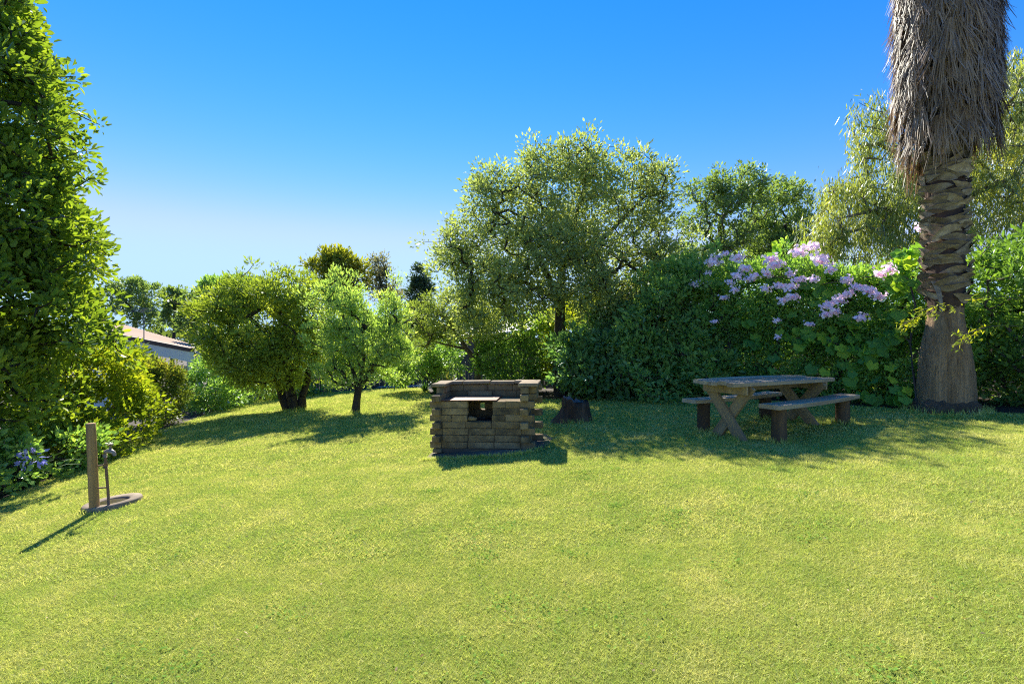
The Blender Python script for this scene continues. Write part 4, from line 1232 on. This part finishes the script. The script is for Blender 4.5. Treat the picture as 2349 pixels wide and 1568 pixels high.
# mortar cores, recessed in the joints
mb = MB()
mb.box((.012, .014, .004), (.43, .086, B0+7*BCH-.012)); mb.box((.43, .016, .004), (.79, .084, B0+4*BCH-.012)); mb.box((.79, .014, .004), (1.236, .086, B0+7*BCH-.012))
mb.box((.012, DD-.086, .004), (.5, DD-.014, B0+9*BCH-.012)); mb.box((.585, DD-.086, .004), (1.236, DD-.014, B0+9*BCH-.012)); mb.box((.5, DD-.085, .004), (.585, DD-.015, B0+5*BCH-.004)); mb.box((.5, DD-.085, B0+6*BCH+.004), (.585, DD-.015, B0+9*BCH-.012))
mb.box((.014, .086, .004), (.086, DD-.086, B0+8*BCH-.012)); mb.box((WR+.014, .086, .004), (WR+.086, DD-.086, B0+9*BCH-.012))
mb.build('mortar', M['mortar'], broot)
# coping slabs
zc = B0+9*BCH+.004
for (a, c) in ((-.08, .28), (.285, .66), (.665, 1.0), (1.005, 1.125)):
    mb = MB(); mb.box((a+.002, DD-.14, zc), (c-.002, DD+.04, zc+.042), .006)
    o = mb.build('coping_slab', M['coping'], broot); o.rotation_euler = (0, rng.uniform(-.006, .006), 0)
mb = MB(); mb.box((-.06, .1, zc-.002), (.13, DD-.145, zc+.04), .006); mb.build('coping_slab', M['coping'], broot)
mb = MB(); mb.box((WR-.03, .02, zc-.002), (WR+.225, DD+.03, zc+.045), .007); mb.build('coping_slab', M['coping'], broot)
# hot plate
mb = MB(); mb.box((.085, -.005, B0+7*BCH+.006), (.83, DD-.11, B0+7*BCH+.016), .002)
o = mb.build('hot_plate', M['rust'], broot); o.rotation_euler = (R(.6), 0, 0)
# firebox floor, ash and broken brick
mb = MB(); mb.box((.105, .105, .01), (WR-.005, DD-.105, B0+3.3*BCH)); mb.build('hearth', M['soot'], broot)
for (u, v, s, rot) in ((.49, .08, .06, .4), (.6, .2, .05, 1.0), (.7, .25, .055, .2), (.55, .3, .045, .7)):
    V, F = chamfer_box((-s, -s*.55, -s*.4), (s, s*.55, s*.4), s*.25)
    V = np.array(V)+rng.normal(size=(len(V), 3))*s*.07
    me = bpy.data.meshes.new('broken_brick'); me.from_pydata([tuple(q) for q in V], [], F); me.update(); me.materials.append(M['block'] if v < .15 else M['soot'])
    o = link('broken_brick', me, None, broot)
    o.location = (u, v, B0+(4 if v < .15 else 3.3)*BCH+s*.4); o.rotation_euler = (.1, .25, rot)
for q in range(9):
    mb = MB(); a = rng.uniform(0, 3.1); x, y = rng.uniform(.45, .8), rng.uniform(.14, .42); l = rng.uniform(.05, .12)
    zz = B0+3.3*BCH+.012+.006*q
    mb.tube([(x-l*math.cos(a), y-l*.4*math.sin(a), zz), (x+l*math.cos(a), y+l*.4*math.sin(a), zz+rng.uniform(0, .02))], [.014, .01], 6); mb.build('charred_stick', M['soot'], broot)
# slab it stands on
V = []; n = 40
pts = [(-1.1, 6.0), (-.6, 5.9), (-.1, 5.83), (.16, 5.87), (.36, 6.05), (.47, 6.33), (.56, 6.7), (.5, 7.05), (-.9, 7.15), (-1.04, 6.5)]
mb = MB(); k = len(pts)
vt = [(x, y, gz(x, y)+.014) for x, y in pts]; vb = [(x, y, gz(x, y)-.08) for x, y in pts]
mb.add(vt+vb, [tuple(range(k))]+[(i, i+k, (i+1) % k+k, (i+1) % k) for i in range(k)])
o = mb.build('barbecue_pad', M['pad']); tag(o, 'old concrete pad under the block barbecue', 'slab')

# ================================================================== tree stump
sx, sy = 1.07, 8.0
V = []; F = []; n = 40; rr = np.random.default_rng(121)
prof = [(0, 1.28), (.05, 1.12), (.14, 1.0), (.26, .93), (.36, .9), (.41, .87)]
ph = rr.uniform(0, 6.28, 6)
rows = len(prof)
for i, (z_, s_) in enumerate(prof):
    for k_ in range(n):
        t = 2*math.pi*k_/n
        r_ = .232*s_*(1+.07*math.sin(9*t+ph[0])+.05*math.sin(14*t+ph[1])+.03*rr.normal())
        r_ += max(0, math.cos(t-3.35))**3*.13*max(0, 1-z_/.25)
        zt = z_
        if i == rows-1: zt = .36+.06*math.cos(t-2.9)+.02*rr.normal()
        V.append((r_*math.cos(t)-.05*z_, r_*math.sin(t), zt))
for i in range(rows-1):
    for k_ in range(n):
        k2 = (k_+1) % n; F.append((i*n+k_, i*n+k2, (i+1)*n+k2, (i+1)*n+k_))
b = (sx, sy, gz(sx, sy)-.02)
root = tag(empty('tree_stump', b), 'dark charred tree stump standing in the lawn between barbecue and hedge', 'stump')
link('stump_body', np_mesh('stump_body', np.array(V), np.array(F)), M['stump'], root)
V2 = []; F2 = []
for j, s_ in enumerate((1, .75, .45, .15)):
    for k_ in range(n):
        p = V[(rows-1)*n+k_]; V2.append((p[0]*s_-.0, p[1]*s_, p[2]*s_+(1-s_)*.33+rr.normal()*.012*(j > 0)-.03*(j > 0)))
for j in range(3):
    for k_ in range(n):
        k2 = (k_+1) % n; F2.append((j*n+k_, j*n+k2, (j+1)*n+k2, (j+1)*n+k_))
V2.append((0, 0, .3)); 
me = bpy.data.meshes.new('cut_top'); me.from_pydata([tuple(v) for v in V2], [], F2+[tuple(3*n+k_ for k_ in range(n))]); me.update()
link('cut_top', me, M['stumptop'], root)

# ================================================================== picnic table and benches
TA = R(26.5)
tx, ty_ = 3.36, 6.42
tb = gz(tx, ty_)
troot = tag(empty('picnic_table', (tx, ty_, tb), TA), 'weathered grey timber picnic table with crossed plank legs', 'table')
rng = np.random.default_rng(131)
TOP = .70
npk = 5; pwid = .138
for i in range(npk):
    y0 = -.345+i*pwid; y1 = y0+pwid-.008
    l0 = -1.0+rng.uniform(-.015, .02); l1 = 1.0+rng.uniform(-.02, .015)
    V = []; F = []; ns = 13
    for j in range(ns):
        t = j/(ns-1); x = l0+(l1-l0)*t
        bow = .055*(1-(2*t-1)**2)
        ya = y0-(bow if i == 0 else 0)-.0; yb = y1+(bow if i == npk-1 else 0)
        if i == 0: ya += .03
        if i == npk-1: yb -= .03
        dz = .006*math.sin(3*t+i*1.7)+rng.normal()*.0012
        c = .006
        V += [(x, ya, TOP-.045+dz), (x, ya, TOP-c+dz), (x, ya+c, TOP+dz), (x, yb-c, TOP+dz), (x, yb, TOP-c+dz), (x, yb, TOP-.045+dz)]
        if j:
            for q in range(6):
                q2 = (q+1) % 6; F.append(((j-1)*6+q, (j-1)*6+q2, j*6+q2, j*6+q))
    F += [tuple(range(6)), tuple((ns-1)*6+q for q in reversed(range(6)))]
    me = bpy.data.meshes.new('tabletop_plank'); me.from_pydata(V, [], F); me.update()
    o = link('tabletop_plank', me, M['plank'], troot)
    o.location.z = rng.uniform(-.004, .004)
def board(p0, p1, wid, th, axis, name, mat, parent):
    """plank from p0 to p1; wide along 'wide' (perp in YZ plane), thin along x"""
    p0 = Vector(p0); p1 = Vector(p1)
    d = (p1-p0); L_ = d.length
    V, F = chamfer_box((-th/2, -wid/2, 0), (th/2, wid/2, L_), .005)
    me = bpy.data.meshes.new(name); me.from_pydata(V, [], F); me.update()
    o = link(name, me, mat, parent)
    zz = d.normalized(); xx = Vector(axis).normalized(); yy = zz.cross(xx).normalized(); xx = yy.cross(zz)
    o.matrix_local = Matrix(((xx.x, yy.x, zz.x, p0.x), (xx.y, yy.y, zz.y, p0.y), (xx.z, yy.z, zz.z, p0.z), (0, 0, 0, 1)))
    return o
for sx_, kk in ((-.70, -1), (.72, 1)):
    for s, dx in ((1, -.028), (-1, .028)):
        yb_, yt = -.24*s, .30*s
        wx = sx_+dx
        yw = [ty_ + wx*math.sin(TA) + yb_*math.cos(TA), tx + wx*math.cos(TA) - yb_*math.sin(TA)]
        zb = gz(yw[1], yw[0])-tb-.03
        board((wx, yb_, zb), (wx, yt, TOP-.05), .135, .05, (1, 0, 0), 'leg', M['legwood'], troot)
    mb = MB(); mb.box((sx_+(-.085 if kk < 0 else .06), -.33, TOP-.155), (sx_+(-.058 if kk < 0 else .088), .33, TOP-.048), .004); mb.build('cross_bearer', M['legwood'], troot)
mb = MB(); mb.box((-.64, -.02, TOP-.14), (.66, .022, TOP-.05), .004); mb.build('rail', M['legwood'], troot)

def bench(x0, y0, x1, y1, over0, over1, label, wid=.24):
    ang = math.atan2(y1-y0, x1-x0); L_ = math.hypot(x1-x0, y1-y0)
    cx, cy_ = (x0+x1)/2, (y0+y1)/2
    zb = gz(cx, cy_)
    root = tag(empty('garden_bench', (cx, cy_, zb), ang), label, 'bench', 'timber benches at the picnic table')
    z0, z1 = gz(x0, y0)-zb, gz(x1, y1)-zb
    H = .43
    V = []; F = []; ns = 9
    for j in range(ns):
        t = j/(ns-1); x = -L_/2-over0+(L_+over0+over1)*t
        zt = (z0+z1)/2+H+.02*(t-.5)-.012*math.sin(math.pi*t)+rng.normal()*.001
        V += [(x, -wid/2, zt-.05), (x, -wid/2, zt-.006), (x, -wid/2+.006, zt), (x, wid/2-.006, zt), (x, wid/2, zt-.006), (x, wid/2, zt-.05)]
        if j:
            for q in range(6):
                q2 = (q+1) % 6; F.append(((j-1)*6+q, (j-1)*6+q2, j*6+q2, j*6+q))
    F += [tuple(range(6)), tuple((ns-1)*6+q for q in reversed(range(6)))]
    me = bpy.data.meshes.new('seat'); me.from_pydata(V, [], F); me.update()
    link('seat', me, M['plank'], root)
    for s, zz in ((-1, z0), (1, z1)):
        V, F = noisy_lathe([(.086, zz-.05), (.084, zz+.1), (.082, zz+.25), (.083, (z0+z1)/2+H-.046+.008*s)], 20, .004, int(50+s+x0*7))
        o = link('leg', np_mesh('leg', V, F, smooth=True), M['postdark'], root)
        o.location.x = s*L_/2
bench(3.15, 5.70, 4.43, 6.48, .22, .2, 'long timber bench on dark round posts along the lawn side of the picnic table')
bench(2.63, 6.64, 3.78, 7.22, .28, .22, 'timber bench on dark round posts between the picnic table and flowering hedge')

# ================================================================== garden tap
tpx, tpy = -4.09, 4.74
tz = gz(tpx, tpy)
root = tag(empty('garden_tap', (tpx, tpy, tz)), 'timber post with a rusty standpipe and brass tap in a concrete ring', 'tap')
V, F = noisy_lathe([(.0415, -.03), (.041, .2), (.04, .5), (.039, .8), (.0385, .865), (.035, .872)], 20, .0015, 61)
F2 = [tuple(q) for q in F]+[tuple(5*20+k_ for k_ in range(20))]
V = V.copy(); V[:, 0] -= V[:, 2]*.045
me = bpy.data.meshes.new('post'); me.from_pydata([tuple(v) for v in V], [], F2); me.update()
me.polygons.foreach_set('use_smooth', np.array([True]*len(F)+[False]))
link('post', me, M['tappost'], root)
mb = MB()
mb.tube([(.115, .03, .0), (.105, .03, .2), (.088, .03, .4), (.078, .03, .53), (.076, .03, .55)], [.0125]*5, 10)
mb.tube([(.081, .03, .43), (.079, .03, .47)], [.019, .019], 10)
mb.build('pipe', M['pipe'], root, True)
for zc_ in (.235, .455):
    mb = MB(); mb.tube([(.03, -.0, zc_), (.07, .02, zc_), (.1, .03, zc_)], [.008]*3, 6); mb.build('bracket', M['pipe'], root)
mb = MB()
mb.tube([(.076, .03, .53), (.073, .03, .56), (.085, .028, .585), (.115, .022, .595), (.15, .015, .592), (.178, .01, .582), (.186, .008, .565), (.187, .008, .552)], [.017, .02, .021, .022, .022, .018, .015, .013], 10)
o = mb.build('tap_body', M['brass'], root, True)
mb = MB(); mb.tube([(.138, .018, .6), (.138, .018, .63), (.138, .018, .655)], [.016, .012, .006], 8); mb.tube([(.112, .024, .658), (.138, .018, .662), (.164, .012, .658)], [.007, .006, .007], 6); mb.tube([(.144, .045, .658), (.138, .018, .662), (.132, -.009, .658)], [.007, .006, .007], 6)
mb.build('tap_handle', M['brass'], o, True)
# concrete ring
rx_, ry_ = -4.07, 4.93
n = 40; ax_ = (gz(rx_+.2, ry_)-gz(rx_-.2, ry_))/.4
mb = MB(); V = []; F = []
prof = [(.24, -.06), (.243, .02), (.235, .032), (.15, .03), (.135, .02), (.13, -.07)]
for (r_, z_) in prof:
    for k_ in range(n):
        t = 2*math.pi*k_/n; V.append((r_*math.cos(t), r_*math.sin(t), z_+ax_*r_*math.cos(t)))
for i in range(len(prof)-1):
    for k_ in range(n):
        k2 = (k_+1) % n; F.append((i*n+k_, i*n+k2, (i+1)*n+k2, (i+1)*n+k_))
root = tag(empty('concrete_ring', (rx_, ry_, gz(rx_, ry_)+.018)), 'round concrete ring set in the grass at the foot of the tap post', 'ring')
link('rim', np_mesh('rim', np.array(V), np.array(F), smooth=False), M['ring'], root)
mb = MB(); mb.lathe([(.14, .008), (.138, .012)], 30); mb.build('sump', M['water'], root)

# ================================================================== house on the left
FLp = at(240, 761, 15.0); FRp = at(439, 799, 15.0); BRp = at(441, 789, 19.5); BLp = at(245, 733, 19.5)
hb_ = np.array([-12.5, 17.2, -1.1])
hroot = tag(empty('verandah_house', hb_), 'low house with a cream metal roof and white verandah posts', 'house')
# corrugated roof
V = []; F = []; na, nb_ = 60, 6
nrm = unit(np.cross(FRp-FLp, BLp-FLp))
for i in range(na+1):
    s = i/na
    a = FLp+(FRp-FLp)*s; c = BLp+(BRp-BLp)*s
    for j in range(nb_+1):
        V.append(a+(c-a)*j/nb_+nrm*(.012 if i % 2 else -.012)-hb_)
for i in range(na):
    for j in range(nb_):
        q = i*(nb_+1)+j; F.append((q, q+nb_+1, q+nb_+2, q+1))
link('roof', np_mesh('roof', np.array(V), np.array(F)), M['roof'], hroot)
def beam(a, c, drop0, drop1, th, name, mat, off=0):
    a = a-hb_; c = c-hb_; d = unit(np.cross(c-a, np.array([0, 0, 1.0])))*th
    V = [a+d*off-np.array([0, 0, drop0]), c+d*off-np.array([0, 0, drop0]), c+d*off-np.array([0, 0, drop1]), a+d*off-np.array([0, 0, drop1])]
    V += [v+d for v in V]
    mb = MB(); mb.add(V, [(0, 1, 2, 3), (7, 6, 5, 4), (0, 4, 5, 1), (1, 5, 6, 2), (2, 6, 7, 3), (3, 7, 4, 0)])
    return mb.build(name, mat, hroot)
beam(FLp, FRp, -.02, .1, .08, 'gutter', M['gutter'])
beam(FRp, BRp, -.02, .1, .08, 'gutter', M['gutter'])
beam(FLp, FRp, .103, .42, .04, 'fascia', M['white'], .2)
beam(FRp, BRp, .103, .38, .04, 'fascia', M['white'], -1.2)
for (px, Y, wd) in ((437, 15.05, .07), (456, 17.2, .07)):
    p = at(px, 806, Y)-hb_
    mb = MB(); mb.box((p[0]-wd, p[1]-wd, -1.0), (p[0]+wd, p[1]+wd, p[2]), .006); mb.build('verandah_post', M['white'], hroot)
wl = at(250, 784, 17.8)-hb_; wr = at(470, 784, 19.6)-hb_
mb = MB(); mb.box((wl[0]-1.0, wl[1], -1.0), (wl[0]+.9, wl[1]+.12, 2.0)); mb.build('wall', M['white'], hroot)
# bright weatherboard annexe with louvres
p = at(495, 835, 19.0)-hb_
mb = MB(); mb.box((p[0]-.42, p[1]+.1, -1.0), (p[0]+.9, p[1]+.2, p[2]+.75)); mb.build('annexe_wall', M['white'], hroot)
win = MB(); win.box((p[0]-.36, p[1]+.06, p[2]-.45), (p[0]+.05, p[1]+.095, p[2]+.5)); win = win.build('louvre_window', M['glass'], hroot)
for q in range(8):
    mb = MB(); zq = p[2]-.42+q*.115
    mb.add([(p[0]-.34, p[1]+.0, zq), (p[0]+.03, p[1]+.0, zq), (p[0]+.03, p[1]+.055, zq+.075), (p[0]-.34, p[1]+.055, zq+.075), (p[0]-.34, p[1]+.004, zq-.006), (p[0]+.03, p[1]+.004, zq-.006), (p[0]+.03, p[1]+.058, zq+.068), (p[0]-.34, p[1]+.058, zq+.068)],
           [(0, 1, 2, 3), (7, 6, 5, 4), (0, 4, 5, 1), (1, 5, 6, 2), (2, 6, 7, 3), (3, 7, 4, 0)])
    mb.build('louvre', M['white'], win)
# antenna
p = at(330, 806, 14.6); q = at(331, 706, 14.6)
aroot = tag(empty('roof_antenna', (p[0], p[1], gz(p[0], p[1])-.02)), 'thin metal television antenna mast in front of the cream roof', 'antenna')
hh_ = q[2]-aroot.location.z
mb = MB(); mb.tube([(0, 0, 0), (0, 0, hh_)], [.018, .012], 8); mb.build('mast', M['metal'], aroot)
mb = MB(); mb.tube([(-.12, 0, hh_-.12), (.25, -.2, hh_-.02)], [.008, .008], 6); bo = mb.build('boom', M['metal'], aroot)
for k_ in range(6):
    t = k_/5; x, y, z_ = -.12+.37*t, -.2*t, hh_-.12+.1*t
    mb = MB(); mb.tube([(x-.18+.05*t, y-.2+.04*t, z_), (x+.18-.05*t, y+.2-.04*t, z_)], [.005, .005], 5); mb.build('antenna_rod', M['metal'], bo)

# pale roof glimpsed through the small tree
p = at(1085, 765, 24)
nroot = tag(empty('neighbour_house', (p[0], 25.5, gz(p[0], 25)-.02)), 'pale roofed neighbouring house glimpsed behind the small pale tree', 'house')
bz = nroot.location.z
mb = MB(); zr = p[2]-bz
mb.add([(-.6, -1.5, zr-.12), (3.2, -1.5, zr+.25), (3.2, 1.5, zr+.9), (-.6, 1.5, zr+.5), (-.6, -1.5, zr-.2), (3.2, -1.5, zr+.17), (3.2, 1.5, zr+.8), (-.6, 1.5, zr+.4)], [(0, 1, 2, 3), (7, 6, 5, 4), (0, 4, 5, 1), (1, 5, 6, 2), (2, 6, 7, 3), (3, 7, 4, 0)])
mb.build('roof', M['white'], nroot)
mb = MB(); mb.box((-.3, -1.2, 0), (3.0, 1.3, zr-.12)); mb.build('wall', M['ring'], nroot)

# ================================================================== paling fence behind the far border
rng = np.random.default_rng(141)
fpts = [(-10.5, 18.3), (-6.5, 19.0), (-2.2, 18.4), (0.5, 15.2), (3.8, 14.2), (7.6, 12.6), (11, 10.4), (14, 8.2)]  # right-hand stretch is unseen, added behind the hedge to block light from the back
froot = tag(empty('paling_fence', (fpts[0][0], fpts[0][1], gz(*fpts[0]))), 'old dark timber paling fence behind the trees, with an added light-blocking stretch behind the hedge', 'fence')
fb = np.array(froot.location)
mb = MB()
for (x0, y0), (x1, y1) in zip(fpts[:-1], fpts[1:]):
    L_ = math.hypot(x1-x0, y1-y0); d = np.array([(x1-x0)/L_, (y1-y0)/L_]); nn = np.array([-d[1], d[0]])
    k_ = int(L_/.105)
    for i in range(k_):
        a = np.array([x0, y0])+d*(i*.105); c = a+d*.098; o2 = nn*(.012 if i % 2 else 0)
        z0 = gz(*a)-.05; z1 = gz(*a)+1.45+rng.normal()*.012
        Vb = []
        for z_ in (z0, z1):
            for q in (a+o2, c+o2, c+o2+nn*.014, a+o2+nn*.014): Vb.append((q[0]-fb[0], q[1]-fb[1], z_-fb[2]))
        mb.add(Vb, [(0, 1, 5, 4), (1, 2, 6, 5), (2, 3, 7, 6), (3, 0, 4, 7), (4, 5, 6, 7)])
o = mb.build('palings', M['paling'], froot); o['kind'] = 'stuff'
for (x0, y0), (x1, y1) in zip(fpts[:-1], fpts[1:]):
    for hz in (.35, 1.15):
        mb = MB(); mb.tube([(x0-fb[0], y0+.07-fb[1], gz(x0, y0)+hz-fb[2]), (x1-fb[0], y1+.07-fb[1], gz(x1, y1)+hz-fb[2])], [.035, .035], 4); mb.build('rail', M['paling'], froot)

# ================================================================== distant greenery closing the horizon
rng = np.random.default_rng(151)
C = []; O = []
for i in range(420):
    X = rng.uniform(-75, 75); Y = rng.uniform(40, 52)
    C.append((X, Y, gz(X, Y)+rng.uniform(.2, 3.6)+.5*math.sin(X*.35))); O.append((0, -.5, .8))
V, F, var = make_leaves(rng, np.array(C), np.array(O), 60, .9, .5, .25)
o = link('distant_woodland', np_mesh('distant_woodland', V, F, var), M['distant'])
tag(o, 'low band of distant greenery beyond the garden fence', 'woodland', kind='stuff')
